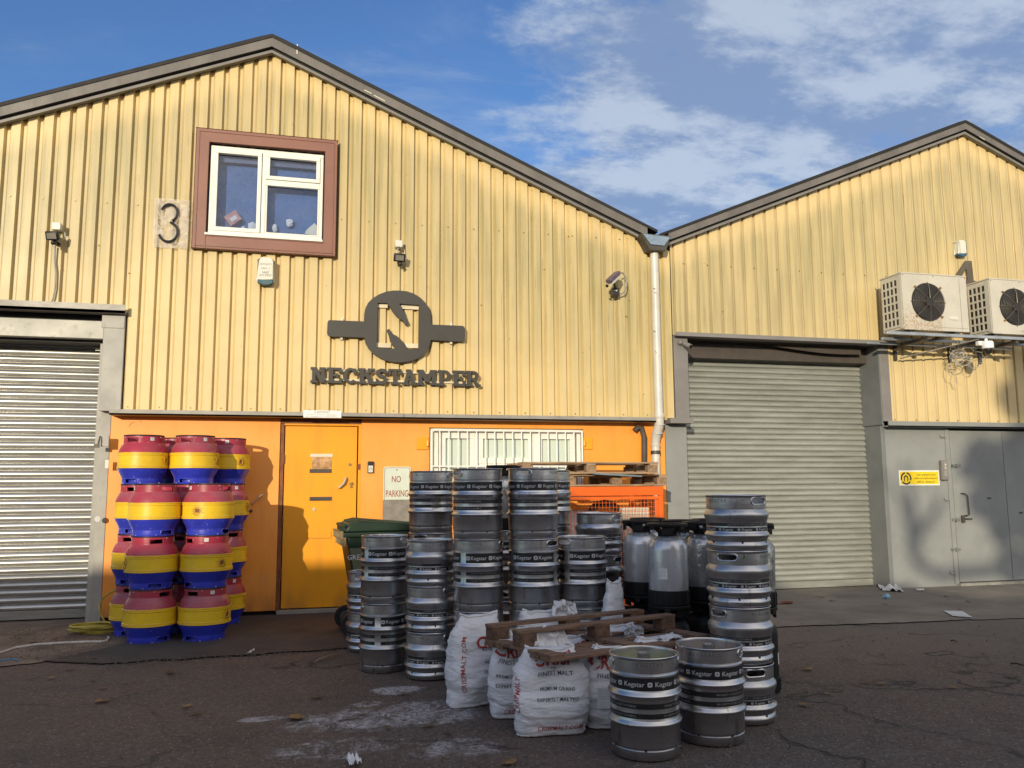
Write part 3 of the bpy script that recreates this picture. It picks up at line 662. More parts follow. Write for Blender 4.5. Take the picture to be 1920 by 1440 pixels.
# handle + bolt on the left orange panel (seen by the cask shadow)
X, Z = W(483, 935, 9.895)
P(MB().tube([(X-.05, 9.89, Z-.06), (X-.045, 9.85, Z-.05), (X+.02, 9.84, Z+.02), (X+.05, 9.86, Z+.045), (X+.05, 9.89, Z+.045)], .008, 8), 'panel_handle', 'chrome', bl)
X, Z = W(471, 958, 9.895); P(MB().cyl((X, 9.875, Z), (X, 9.895, Z), .017, 12), 'panel_lock', 'dark_steel', bl)
# vent pipe behind the pallets
mb = MB()
a = [(1190, 808), (1196, 801), (1203, 803), (1208, 820), (1208, 930), (1208, 1000)]
mb.tube([(W(x, y, 9.86)[0], 9.86, W(x, y, 9.86)[1]) for x, y in a], .037, 14)
P(mb, 'vent_pipe', 'pipe_dark', bl)
# paint scuffs and splashes on the orange
mb = MB()
for c0, c1 in (((262, 792), (265, 789)), ((242, 800), (246, 794)), ((246, 794), (252, 791))):
    a, b = W(*c0, 9.895), W(*c1, 9.895); mb.bar((a[0], 9.894, a[1]), (b[0], 9.894, b[1]), .002, .005)
P(mb, 'paint_scratch', 'brown_edge', bl)

P(MB().box(-9, 4.50, 10.45, 10.5, 0, 4.0), 'dark_backing', 'black', bl)  # unseen dark sheets added to stop sky light leaking through gaps
P(MB().box(4.60, 13.5, 10.45, 10.5, 0, 4.0), 'dark_backing', 'black', br)
# -- barred ground floor window
win = P(MB().box(1.475, 3.44, 9.945, 9.98, 1.25, 2.135), 'window', 'frost', bl)
FR = lambda mb, x0, x1, z0, z1, w_, y0, y1: mb.box(x0, x1, y0, y1, z0, z0+w_).box(x0, x1, y0, y1, z1-w_, z1).box(x0, x0+w_, y0, y1, z0+w_, z1-w_).box(x1-w_, x1, y0, y1, z0+w_, z1-w_)
mb = MB(); FR(mb, 1.535, 3.40, 1.25, 2.125, .05, 9.905, 9.96)
for a, b in ((1.585, 2.05), (2.05, 2.80), (2.80, 3.35)):
    FR(mb, a+.02, b-.02, 1.70 if a == 2.05 else 1.30, 2.075, .07, 9.90, 9.955)
mb.box(2.02, 2.09, 9.906, 9.957, 1.3, 2.075).box(2.765, 2.835, 9.906, 9.957, 1.3, 2.075).box(2.09, 2.765, 9.908, 9.957, 1.30, 1.70)
sub(mb, 'window_frame', 'upvc', win, bevel=.004)
gr = empty('window_grille', (2.45, 9.84, 1.2), 'white steel bar grille over the ground floor window, hinged on orange lugs', 'window grille')
mb = MB(); x0, z1 = W(807, 805, 9.84); x1 = W(1092, 808, 9.84)[0]
mb.box(x0, x0+.018, 9.825, 9.845, 1.25, z1).box(x1-.018, x1, 9.825, 9.845, 1.25, z1).box(x0, x1, 9.826, 9.844, z1-.018, z1).box(x0, x1, 9.826, 9.844, 1.25, 1.268).box(x0+.018, x1-.018, 9.829, 9.841, 1.66, 1.675)
P(mb, 'grille_frame', 'white_metal', gr)
for k in range(1, 17):
    X = x0+(x1-x0)*k/17
    P(MB().cyl((X, 9.838, 1.26), (X, 9.838, z1-.012), .0075, 8), 'bar', 'white_metal', gr)
for px_, py_, sgn in ((793, 832, -1), (1101, 832, 1)):
    X, Z = W(px_, py_, 9.895)
    P(MB().box(X-.075, X+.065, 9.880, 9.898, Z-.07, Z+.075).cyl((X+.05*-sgn, 9.855, Z-.03), (X+.05*-sgn, 9.855, Z+.035), .016, 10), 'hinge_lug', 'orange_door', gr, bevel=.002)

# -- upstairs window with the red-brown surround
uw = P(MB().prism([[(WX0, WZ0), (WX1, WZ0), (WX1, WZ1), (WX0, WZ1)], [(-1.145, 4.303), (-1.145, 5.427), (.167, 5.427), (.167, 4.303)]], 9.735, 9.80), 'window', 'red_frame', bl, bevel=.006)
mb = MB()
mb.box(WX0+.03, WX1-.03, 9.727, 9.735, WZ0+.03, WZ0+.036)
for x in (WX0+.035, WX1-.041): mb.box(x, x+.006, 9.727, 9.735, WZ0+.0, WZ1-.035)
mb.box(WX0+.035, WX1-.035, 9.7275, 9.735, WZ1-.041, WZ1-.035)
mb.box(-1.151, -1.145, 9.7275, 9.735, 4.30, 5.43).box(-1.145, .167, 9.728, 9.735, 4.292, 4.299).box(-1.10-.05, -1.145, 9.7272, 9.735, WZ0, 4.29)
sub(mb, 'surround_seam', 'red_frame', uw)
mb = MB(); FR(mb, -1.125, .155, 4.335, 5.395, .045, 9.77, 9.83)
mb.box(-.545, -.50, 9.769, 9.829, 4.38, 5.35)
FR(mb, -1.085, -.553, 4.375, 5.352, .045, 9.757, 9.815)
FR(mb, -.505, .118, 5.035, 5.352, .045, 9.757, 9.815)
mb.box(-.50, .11, 9.765, 9.825, 4.975, 5.03)
FR(mb, -.498, .115, 4.375, 4.980, .018, 9.765, 9.82)
sub(mb, 'window_frame', 'upvc', uw, bevel=.004)
sub(MB().box(-1.155, .165, 9.72, 9.80, 4.305, 4.333), 'sill', 'upvc', uw, bevel=.004)
sub(MB().box(-1.08, .12, 9.805, 9.808, 4.36, 5.36), 'glass', 'glass', uw, smooth=False)
sub(MB().add([(-1.13, 9.93, 4.3), (.16, 9.93, 4.3), (.16, 9.93, 5.4), (-1.13, 9.93, 5.4)], [(0, 1, 2, 3)]).box(-1.14, -1.13, 9.82, 10.03, 4.3, 5.4).box(.155, .165, 9.82, 10.03, 4.3, 5.4), 'blue_sheet', 'bluein', uw)
sub(MB().box(-1.13, .155, 9.83, 10.03, 4.29, 4.36), 'inner_ledge', 'upvc', uw)
sub(MB().box(-1.13, .155, 9.86, 9.88, 5.24, 5.42), 'inner_header', mat('blue_grey_header', (.13, .15, .25), .5), uw)
# things on the inner ledge
bx = empty('cardboard_box', (-.90, 9.88, 4.40), 'pink and grey printed box tilted on a corner inside the upstairs window', 'box')
X, Z = W(437, 412, 9.88); rm = Matrix.Rotation(radians(-38), 3, 'Y')
pinkm = mat('pink_box_card', (.50, .25, .23), .6)
P(MB().obox((X, 9.89, Z+.01), (.155, .10, .13), rm), 'carton', pinkm, bx)
P(MB().obox((X+.01, 9.835, Z+.0), (.08, .004, .05), rm), 'printed_panel', 'paper', bx)
mb = MB()
for px_, py_, a, b in ((473, 424, .05, .05), (480, 432, .06, .04), (456, 432, .03, .05), (543, 418, .04, .05), (515, 428, .03, .05)):
    X, Z = W(px_, py_, 9.88); o_ = len(mb.v)
    tmp = MB().sphere((0, 0, 0), 1, 9, 6)
    for p in tmp.v:
        q = Vector(p); k = 1+.45*noise.noise(q*2.2+Vector((px_, 0, 0))); mb.v.append((X+q.x*a*k, 9.88+q.y*.02*k, Z+q.z*b*k))
    mb.f += [tuple(i+o_ for i in f) for f in tmp.f]
tag(mb.build('plastic_wrapping', 'paper', smooth=False), 'crumpled white wrapping lying on the ledge inside the upstairs window', 'wrapping')
mb = MB(); X, Z = W(586, 430, 9.9)
mb.prism([[(X-.09, Z-.07), (X+.06, Z-.09), (X+.06, Z+.03), (X+.02, Z+.07), (X-.03, Z+.02), (X-.07, Z-.02)]], 9.87, 9.89)
tag(mb.build('shoulder_bag', 'wbox'), 'cream cloth bag in the lower right corner of the upstairs window', 'bag')

# ---------------------------------------------------------------- right unit: header, pillars, shutter, gate
P(MB().box(4.665, 8.0, 9.70, 9.86, 3.352, 3.372).box(4.665, 8.0, 9.702, 9.716, 3.352, 3.405), 'header_flashing', 'taupe', br)
mb = MB().box(4.86, 7.775, 10.05, 10.20, 3.13, 3.42).box(4.86, 7.775, 9.86, 10.06, 3.35, 3.42)
P(mb, 'shutter_housing', 'pipe_dark', br)
mb = MB()
for i in range(25):       # sagging lining under the header
    a = i/24; X = 4.9+2.7*a; mb.v += [(X, 9.95, 3.34), (X, 9.93, 3.30+.045*sin(a*5.5)-.03*a)]
for i in range(24): mb.f.append((2*i, 2*i+1, 2*i+3, 2*i+2))
P(mb, 'sagging_lining', 'pipe_dark', br)
P(MB().box(4.665, 4.865, 9.79, 10.2, 2.285, 3.352), 'corner_post', 'taupe', br, bevel=.004)
P(MB().box(4.55, 4.875, 9.71, 9.90, 2.215, 2.282), 'flashing', 'taupe', br)
P(MB().box(4.545, 4.865, 9.90, 10.2, 0, 2.215), 'pillar', 'grey_gate', br, bevel=.006)
P(MB().box(7.79, 7.935, 9.79, 10.3, 2.285, 3.352), 'corner_post', 'taupe', br, bevel=.004)
P(MB().box(7.775, 7.79, 9.80, 10.3, 2.24, 3.352), 'reveal_lining', 'grey_pillar', br)
P(MB().box(7.80, 7.865, 9.875, 10.3, 0, 2.284), 'pillar', 'grey_pillar', br, bevel=.004)
P(shutter(4.86, 7.80, 10.23, .015, 3.2, .0772, .018), 'roller_shutter', 'shut_r', br, ang=40)
P(MB().box(7.83, 13.5, 9.74, 9.90, 2.21, 2.225).box(7.83, 13.5, 9.74, 9.756, 2.21, 2.285), 'flashing', 'grey_gate', br)
P(MB().box(7.865, 8.925, 9.90, 10.0, .0, 2.22), 'wall_panel', 'grey_gate', br)
P(MB().box(8.87, 8.94, 9.885, 9.90, .03, 2.19), 'door_frame', 'grey_gate', br, bevel=.003)
P(MB().box(8.925, 13.5, 9.97, 10.05, 0, 2.22), 'door_gap', 'black', br)
gd = P(MB().box(8.965, 9.868, 9.905, 9.96, .05, 2.175), 'door', 'grey_gate', br, bevel=.004)
gd2 = P(MB().box(9.876, 11.2, 9.907, 9.96, .05, 2.175), 'door', 'grey_gate', br, bevel=.004)
P(MB().box(8.92, 11.3, 9.84, 9.97, 0, .04).box(11.2, 13.5, 9.90, 9.96, 0, 2.2), 'plinth', 'plinth', br)
X, Z = W(1806, 948, 9.9); sub(MB().tube([(X-.02, 9.90, Z+.17), (X-.01, 9.85, Z+.17), (X+.04, 9.85, Z+.14), (X+.05, 9.85, Z-.12), (X+.02, 9.85, Z-.14), (X+.02, 9.90, Z-.14)], .010, 8), 'door_handle', 'dark_steel', gd)
X, Z = W(1805, 973, 9.9); sub(MB().box(X-.025, X+.02, 9.87, 9.905, Z-.05, Z+.05), 'padlock', 'dark_steel', gd, bevel=.003)
for py_ in (873, 974, 1030):
    X, Z = W(1791, py_, 9.9); P(MB().box(X-.07, X+.07, 9.872, 9.885, Z-.018, Z+.018).cyl((X, 9.865, Z-.025), (X, 9.865, Z+.025), .012, 8), 'hinge', 'grey_pillar', br)
X, Z = W(1809, 973, 9.9); sub(MB().cyl((X-.05, 9.885, Z), (X+.11, 9.885, Z), .011, 8), 'door_bolt', 'dark_steel', gd)
for px_, py_ in ((1768, 817), (1776, 935), (1787, 1073)):
    X, Z = W(px_, py_, 9.88); P(MB().tube([(X-.04, 9.88, Z+.02), (X-.035, 9.87, Z-.02), (X+.04, 9.87, Z-.022)], .008, 6), 'cable_clip', 'grey_gate', br)
for px_, py_ in ((1855, 934), (1915, 961)):
    X, Z = W(px_, py_, 9.9); sub(MB().box(X-.03, X+.03, 9.898, 9.907, Z-.01, Z+.01), 'slot_plate', 'dark_steel', gd)

# ---------------------------------------------------------------- fixtures on the walls
def hopper_pipe():
    e = empty('drainpipe', (4.43, 9.7, 0), 'long off-white plastic drainpipe with hopper in the valley between the gables', 'drainpipe')
    mb = MB(); x0, z1 = W(1206, 438, 9.6); x1 = W(1257, 443, 9.6)[0]
    za = z1+.0; zb = W(1220, 459, 9.6)[1]
    fr = [(x0+.0, za), (x1-.0, za-.02), (x1-.09, zb), (x0+.10, zb+.01)]
    mb.prism([fr], 9.60, 9.615)
    P(mb, 'hopper_front', 'hopper', e, bevel=.003)
    mb = MB(); mb.prism([[(x0-.02, za+.01), (x1+.01, za+.0), (x1-.06, zb-.06), (x0+.09, zb-.06)]], 9.616, 9.80)
    P(mb, 'hopper', 'dark_steel', e)
    X = W(1228, 470, 9.72)[0]
    P(MB().cyl((X, 9.735, 2.30), (X-.005, 9.735, 4.62), .055, 24), 'pipe', 'pipe', e)
    P(MB().lathe([(.062, 2.27), (.065, 2.275), (.065, 2.33), (.062, 2.335)], 24, (X, 9.735, 0)), 'pipe_socket', 'pipe', e)
    mb = MB().tube([(X, 9.735, 2.29), (X, 9.735, 2.21), (X-.01, 9.76, 2.14), (X-.02, 9.80, 2.06), (X-.02, 9.83, 1.98), (X-.02, 9.83, 1.90)], [.060, .060, .062, .062, .058, .058], 20)
    P(mb, 'pipe_elbow', 'pipe', e)
    P(MB().ring((X-.02, 9.83, 1.93), (0, 0, 1), .060, .006, 24).ring((X, 9.735, 2.20), (0, -.3, 1), .062, .005, 24).ring((X-.012, 9.77, 2.10), (0, -.5, 1), .063, .005, 24), 'pipe_collar', 'pipe', e)
    P(MB().lathe([(.063, 1.82), (.064, 1.83), (.064, 1.86), (.060, 1.865)], 24, (X-.02, 9.83, 0)), 'pipe_clip', 'dark_steel', e)
    P(MB().cyl((X-.02, 9.83, 0.0), (X-.02, 9.83, 1.9), .054, 24), 'pipe', 'pipe', e)
    mb = MB()
    for px_, py_ in ((1227, 541), (1229, 549), (1227, 621), (1230, 660)):
        a, b = W(px_, py_, 9.68); mb.obox((a, 9.679, b), (.03, .004, .006), Matrix.Rotation(R.uniform(0, 2), 3, 'Y'))
    P(mb, 'scratch_mark', 'dark_steel', e)
hopper_pipe()

def floodlight(px_, py_, bx_, by_, label, tilt, cable):
    X, Z = W(px_, py_, 9.66)
    e = empty('floodlight', (X, 9.8, Z), label, 'floodlight', 'small floodlights on the cream cladding')
    rm = Matrix.Rotation(radians(tilt), 3, 'Z') @ Matrix.Rotation(radians(22), 3, 'X')
    P(MB().obox((X, 9.66, Z), (.14, .035, .10), rm), 'lamp_casing', 'lamp_black', e, bevel=.012)
    off = rm @ Vector((0, -.019, 0)); P(MB().obox((X+off.x, 9.66+off.y, Z+off.z), (.098, .004, .062), rm), 'lamp_glass', 'lens', e)
    mb = MB()
    for k in range(-3, 4):
        q = rm @ Vector((k*.018, .028, 0)); mb.obox((X+q.x, 9.66+q.y, Z+q.z), (.004, .03, .08), rm)
    P(mb, 'cooling_fins', 'lamp_black', e)
    P(MB().bar((X-.0, 9.70, Z-.03), (X+.03, 9.79, Z-.06), .05, .012).bar((X+.02, 9.69, Z-.055), (X+.02, 9.79, Z-.06), .03, .03).sphere((X+.01, 9.67, Z-.075), .025), 'mounting_bracket', 'lamp_black', e)
    BX, BZ = W(bx_, by_, 9.72)
    P(MB().box(BX-.045, BX+.045, 9.70, 9.79, BZ-.045, BZ+.04), 'junction_box', 'box_white', e, bevel=.008)
    P(MB().tube([(BX, 9.74, BZ-.045), (BX-.02, 9.735, BZ-.08), (BX-.03, 9.72, Z+.05), (X-.03, 9.70, Z+.02)], .006, 6).tube([(BX+.04, 9.76, BZ-.02), (BX+.075, 9.77, BZ-.06), (BX+.08, 9.77, BZ-.13), (X+.06, 9.72, Z+.0)], .006, 6), 'wire', 'hose_w', e)
    if cable:
        pts = [(x, 9.772 if i else 9.76, z) for i, (x, z) in enumerate(W(a, b, 9.78) for a, b in cable)]
        P(MB().tube(pts, .009, 8), 'cable', 'galv_strip', e)
floodlight(98, 442, 106, 424, 'floodlight with square box and trailing grey cable, at the left edge above the silver shutter', -12, [(104, 462), (103, 490), (105, 510), (104, 540), (100, 560), (93, 573), (82, 574)])
floodlight(749, 483, 748, 457, 'small floodlight with white junction box above the round bottle emblem', 4, None)

def alarm(px_, py_, w_, h_, label, base, text):
    X, Z = W(px_, py_, 9.74)
    e = empty('alarm_box', (X, 9.8, Z), label, 'alarm box', 'alarm boxes on the cladding')
    mb = MB().prism([[(X-w_, Z-h_*.62), (X+w_, Z-h_*.62), (X+w_*.98, Z+h_*.86), (X+w_*.55, Z+h_), (X-w_*.55, Z+h_), (X-w_*.98, Z+h_*.86)]], 9.715, 9.79)
    P(mb, 'cover', 'box_white', e, bevel=.012)
    mb = MB().prism([[(X-w_*1.0, Z-h_*.62), (X+w_*1.0, Z-h_*.62), (X+w_*.95, Z-h_*.86), (X+w_*.5, Z-h_), (X-w_*.5, Z-h_), (X-w_*.95, Z-h_*.86)]], 9.712, 9.79)
    P(mb, 'strobe_base', base, e, bevel=.008)
    if text:
        mb = MB()
        for s_, dz, sz in text: put_text(mb, s_, lambda a, b: (X+a*sz, 9.7125, Z+dz+b*sz), res=1)
        P(mb, 'lettering', 'ink_grey', e)
    else:
        P(MB().box(X-w_*.62, X-w_*.58, 9.711, 9.714, Z-h_*.6, Z+h_*.88), 'cover_seam', 'ink_grey', e)
alarm(498, 510, .088, .155, 'cream alarm box with teal base and phone number, under the upstairs window', 'box_teal', [('SECURITY', .085, .030), ('WEST  Y', .035, .028), ('0845', -.012, .040), ('6017435', -.045, .040)])
alarm(1802, 467, .072, .115, 'plain white alarm box with bright blue base above the outdoor air units', 'box_blue', None)

def cctv():
    X, Z = W(1148, 516, 9.52)
    e = empty('security_camera', (X, 9.8, Z), 'purple-grey box camera on a bracket, left of the drainpipe', 'security camera')
    a = W(1137, 535, 9.45); b = W(1163, 511, 9.62)
    A, B = Vector((a[0], 9.43, a[1])), Vector((b[0], 9.62, b[1]))
    d = (B-A).normalized(); m = d.to_track_quat('X', 'Z').to_matrix()
    P(MB().obox((A+B)/2+m @ Vector((0, 0, .022)), (.27, .085, .05), m), 'sun_hood', 'violet_cam', e, bevel=.010)
    P(MB().obox((A+B)/2+m @ Vector((.01, 0, -.018)), (.25, .072, .035), m), 'camera_body', 'box_white', e, bevel=.006)
    P(MB().cyl(A+m @ Vector((-.002, 0, -.01)), A+m @ Vector((-.012, 0, -.01)), .02, 14), 'lens', 'lamp_black', e)
    X, Z = W(1153, 548, 9.72)
    P(MB().bar(((A.x+B.x)/2, 9.54, (A.z+B.z)/2-.03), (X, 9.68, Z+.03), .03, .03).obox((X, 9.73, Z-.0), (.085, .11, .10)), 'mounting_bracket', 'lamp_black', e, bevel=.006)
    P(MB().obox((X-.01, 9.672, Z+.015), (.045, .004, .022)), 'bracket_label', 'paper', e)
    pts = [(B.x, 9.62, B.z)]
    for px_, py_, y in ((1168, 512, 9.66), (1174, 522, 9.69), (1175, 535, 9.70), (1170, 548, 9.70), (1162, 553, 9.72)):
        x, z = W(px_, py_, y); pts.append((x, y, z))
    P(MB().tube(pts, .010, 8), 'cable', 'ink_grey', e)
cctv()
def small_cam():
    x0, z0 = W(1276, 642, 9.76); e = empty('bullet_camera', (x0, 9.8, z0), 'small grey bullet camera at the top left corner of the grey-green shutter', 'security camera')
    P(MB().sphere((x0, 9.765, z0), .034, 14, 10), 'ball_mount', 'taupe', e)
    a = Vector((x0+.03, 9.74, z0-.01)); x1, z1 = W(1295, 650, 9.62); b = Vector((x1, 9.62, z1))
    P(MB().tube([a, a.lerp(b, .12), b], [.018, .030, .033], 18), 'camera_body', 'taupe', e)
    P(MB().cyl(b+(b-a).normalized()*.001, b+(b-a).normalized()*.006, .026, 18), 'lens', 'lamp_black', e)
small_cam()

# number 3 on a milky sheet
e = empty('house_number', (-1.5, 9.79, 4.4), 'black figure 3 under a yellowed clear sheet, left of the upstairs window', 'number sign')
a, b = W(291, 371, 9.785), W(352, 467, 9.785)
mb = MB(); nn = 10
for i in range(nn+1):
    for j in range(13):
        u, v_ = i/nn, j/12; X = a[0]+(b[0]-a[0])*u; Z = a[1]+(b[1]-a[1])*v_
        mb.v.append((X, 9.786+.006*noise.noise(Vector((u*4, v_*5, 2))), Z))
for i in range(nn):
    for j in range(12): q = i*13+j; mb.f.append((q, q+1, q+14, q+13))
P(mb, 'clear_sheet', 'perspex', e)
mb = MB(); pts = []
cxm, czm = W(318, 418, 9.77)
def arc(cx_, cz_, r1, r2, a0, a1, n_=12): return [(cx_+r1*cos(radians(a0+(a1-a0)*i/n_)), cz_+r2*sin(radians(a0+(a1-a0)*i/n_))) for i in range(n_+1)]
top = arc(cxm-.005, czm+.12, .085, .10, 165, -70); bot = arc(cxm-.01, czm-.105, .10, .115, 80, -160)
for pl in (top, bot): mb.tube([(x, 9.768, z) for x, z in pl], .015, 8)
P(mb, 'numeral', 'black3', e)
# number 4 (dark cut-out figure)
e = empty('house_number', (8.9, 9.79, 4.0), 'large dark figure 4 half hidden behind the outdoor air units', 'number sign')
q = [(1797, 519), (1820, 490), (1823, 491), (1835, 490), (1839, 530), (1833, 529), (1848, 532), (1848, 541), (1840, 540), (1841, 566), (1831, 570), (1829, 545), (1790, 545), (1790, 525)]
pp = [W(x, y, 9.77) for x, y in [(1789, 524), (1812, 489), (1822, 489), (1826, 530), (1834, 531), (1834, 540), (1826, 540), (1827, 552), (1817, 553), (1816, 539), (1789, 537)]]
outer = [W(x, y, 9.765) for x, y in [(1788, 523), (1811, 489), (1822, 489), (1826, 526), (1835, 528), (1834, 538), (1827, 537), (1828, 551), (1817, 554), (1816, 537), (1788, 534)]]
hole = [W(x, y, 9.765) for x, y in [(1800, 524), (1815, 526), (1812, 503)]]
mb = MB(); mb.prism([outer, hole], 9.765, 9.79); P(mb, 'numeral', 'dark4', e)

# ---------------------------------------------------------------- brewery emblem and name
def C4(x, y): return (560+x/4.8, 500+y/4.8)
em = empty('emblem_sign', (1.06, 9.8, 3.33), 'charcoal round emblem with side bars and two bottle shapes cut through the middle', 'sign')
outer = [(275, 480), (588, 492), (590, 430), (600, 375), (625, 325), (665, 285), (720, 250), (790, 223), (850, 214), (910, 214), (975, 221), (1040, 243), (1095, 278), (1140, 322), (1170, 368), (1188, 420), (1192, 520), (1475, 532), (1490, 540), (1497, 556), (1494, 652), (1486, 668), (1470, 675), (1190, 660), (1182, 705), (1160, 750), (1120, 795), (1065, 830), (1000, 853), (930, 862), (860, 860), (790, 846), (730, 820), (675, 785), (632, 740), (603, 690), (590, 637), (285, 628), (262, 615), (256, 598), (260, 500), (266, 486)]
hole = [(712, 325), (795, 327), (820, 360), (850, 408), (875, 440), (905, 465), (930, 480), (944, 497), (966, 526), (990, 507), (970, 472), (960, 440), (952, 412), (930, 375), (908, 333), (1083, 345), (1078, 742), (980, 740), (950, 695), (920, 655), (885, 625), (850, 608), (830, 588), (815, 560), (792, 572), (806, 600), (815, 625), (824, 665), (845, 705), (872, 738), (702, 728)]
Yf = 9.735
mb = MB().prism([[W(*C4(x, y), Yf) for x, y in outer], [W(*C4(x, y), Yf) for x, y in hole]], Yf, Yf+.035)
P(mb, 'emblem_plate', 'sign_black', em, ang=60, bevel=.002)
mb = MB()
for cx_, cy_ in ((390, 480), (385, 640), (1372, 520), (1372, 680)):
    x, z = W(*C4(cx_, cy_), Yf+.03); mb.box(x-.014, x+.014, Yf+.028, Yf+.06, z-.02, z+.02)
P(mb, 'fixing_tab', 'box_white', em)
mb = MB()
for x0, x1, yy in ((705, 800, 350), (920, 1080, 365), (700, 830, 708), (960, 1075, 712)):
    a, b = W(*C4(x0, yy-22), Yf+.045), W(*C4(x1, yy+22), Yf+.045); mb.box(a[0], b[0], Yf+.040, Yf+.048, b[1], a[1])
P(mb, 'clear_backing_strip', mat('yellowish_perspex', (.78, .66, .45), .1), em)
# slab letters
def LBOX(x0, z0, x1, z1): return [(x0, z0), (x1, z0), (x1, z1), (x0, z1)]
def STROKE(pts, wd):
    out = []
    for (x0, z0), (x1, z1) in zip(pts, pts[1:]):
        d = hypot(x1-x0, z1-z0); ux, uz = (x1-x0)/d, (z1-z0)/d; nx, nz_ = -uz*wd/2, ux*wd/2; e_ = wd*.18
        out.append([(x0-ux*e_-nx, z0-uz*e_-nz_), (x1+ux*e_-nx, z1+uz*e_-nz_), (x1+ux*e_+nx, z1+uz*e_+nz_), (x0-ux*e_+nx, z0-uz*e_+nz_)])
    return out
def RING(cx_, cz_, ro, rz_, ri, riz, a0, a1, n_=14):
    return [arc(cx_, cz_, ro, rz_, a0, a1, n_)+arc(cx_, cz_, ri, riz, a1, a0, n_)]
LT = {
 'N': (1.0, [LBOX(.10, 0, .32, 1), LBOX(.68, 0, .90, 1), [(.12, 1), (.40, 1), (.88, 0), (.62, 0)], LBOX(0, .85, .40, 1), LBOX(0, 0, .44, .15), LBOX(.56, .85, 1.0, 1)]),
 'E': (.86, [LBOX(.10, 0, .34, 1), LBOX(0, .85, .84, 1), LBOX(.68, .66, .84, .86), LBOX(.3, .43, .62, .57), LBOX(.52, .36, .64, .64), LBOX(0, 0, .86, .15), LBOX(.70, .14, .86, .36)]),
 'C': (.90, RING(.46, .5, .46, .51, .22, .34, 42, 318)+[LBOX(.66, .60, .82, .97)]),
 'K': (1.0, [LBOX(.10, 0, .34, 1), LBOX(0, .85, .44, 1), LBOX(0, 0, .44, .15), [(.32, .40), (.32, .62), (.66, .92), (.90, .92)], [(.40, .52), (.58, .66), (.94, .08), (.66, .08)], LBOX(.56, .85, .98, 1), LBOX(.58, 0, 1.02, .15)]),
 'S': (.80, STROKE([(.68, .80), (.58, .88), (.38, .90), (.20, .82), (.16, .68), (.26, .57), (.50, .50), (.64, .42), (.67, .27), (.58, .14), (.38, .09), (.20, .13), (.12, .22)], .22)+[LBOX(.60, .64, .74, .99), LBOX(.05, .01, .19, .36)]),
 'T': (.94, [LBOX(.35, 0, .59, 1), LBOX(.02, .85, .92, 1), LBOX(.02, .62, .17, .86), LBOX(.77, .62, .92, .86), LBOX(.20, 0, .74, .15)]),
 'A': (1.02, [[(.38, 1), (.64, 1), (.36, .1), (.10, .1)], [(.40, 1), (.64, 1), (.92, .1), (.66, .1)], LBOX(.30, .28, .72, .42), LBOX(0, 0, .42, .15), LBOX(.60, 0, 1.02, .15), LBOX(.26, .86, .60, 1)]),
 'M': (1.22, [LBOX(.10, 0, .32, 1), LBOX(.90, 0, 1.12, 1), [(.14, 1), (.40, 1), (.72, .2), (.50, .2)], [(.82, 1), (1.08, 1), (.72, .2), (.50, .2)], LBOX(0, .85, .36, 1), LBOX(.86, .85, 1.22, 1), LBOX(0, 0, .42, .15), LBOX(.80, 0, 1.22, .15)]),
 'P': (.90, [LBOX(.10, 0, .34, 1), LBOX(0, .85, .50, 1), LBOX(0, 0, .48, .15), LBOX(.3, .34, .52, .48)]+RING(.50, .67, .37, .33, .15, .18, 90, -90, 10)),
 'R': (1.0, [LBOX(.10, 0, .34, 1), LBOX(0, .85, .50, 1), LBOX(0, 0, .46, .15), LBOX(.3, .40, .52, .54)]+RING(.50, .70, .36, .30, .14, .15, 90, -90, 10)+[[(.40, .46), (.62, .46), (.90, .1), (.64, .1)], LBOX(.66, 0, 1.0, .15)]),
}
nm = empty('name_sign', (1.06, 9.8, 2.7), 'row of charcoal slab letters spelling the brewery name on the cladding', 'sign lettering')
starts = [108, 255, 400, 535, 690, 805, 935, 1065, 1255, 1385, 1505]; ends = [245, 388, 528, 690, 798, 930, 1060, 1245, 1370, 1500, 1640]
for ch, s0, s1 in zip('NECKSTAMPER', starts, ends):
    yb_ = 1045+(s0-108)*.0245; yt_ = 902+(s0-108)*.0245
    xa, zt = W(*C4(s0, yt_), Yf); xb, zb_ = W(*C4(s1, yb_), Yf); zt2 = zt
    wd, polys = LT[ch]; mb = MB()
    for k, poly in enumerate(polys):
        y0 = Yf+.0004*k
        mb.prism([[(xa+(xb-xa)*x/wd, zb_+(zt2-zb_)*z) for x, z in poly]], y0, Yf+.04)
    P(mb, 'letter', 'sign_black', nm, smooth=False)
mb = MB()
for y0 in (935, 1015):
    a = W(*C4(190, y0), 9.78); b = W(*C4(1560, y0+33), 9.78); mb.box(a[0], b[0], 9.778, 9.788, b[1]-.01, b[1]+.012)
P(mb, 'mounting_strip', mat('yellowish_perspex_strip', (.78, .66, .45), .1), nm)
# licence plate sign
e = empty('licence_sign', (.2, 9.7, 2.28), 'small white licence sign lettered in grey, over the orange door', 'sign')
a, b = W(569, 769, 9.695), W(640, 784, 9.695)
P(MB().box(a[0], b[0], 9.688, 9.699, b[1], a[1]), 'sign_plate', 'sign_white', e, bevel=.002)
mb = MB(); wall_text(mb, 'A.JEFFERIES', 604, 773, 9.6865, 4, 30, res=1)
wall_text(mb, 'Licensed to sell all intoxicating liquor', 604, 777.5, 9.6865, 2.6, 56, res=1); wall_text(mb, 'For consumption on or off the premises', 604, 781, 9.6865, 2.6, 60, res=1)
P(mb, 'lettering', 'ink_grey', e)
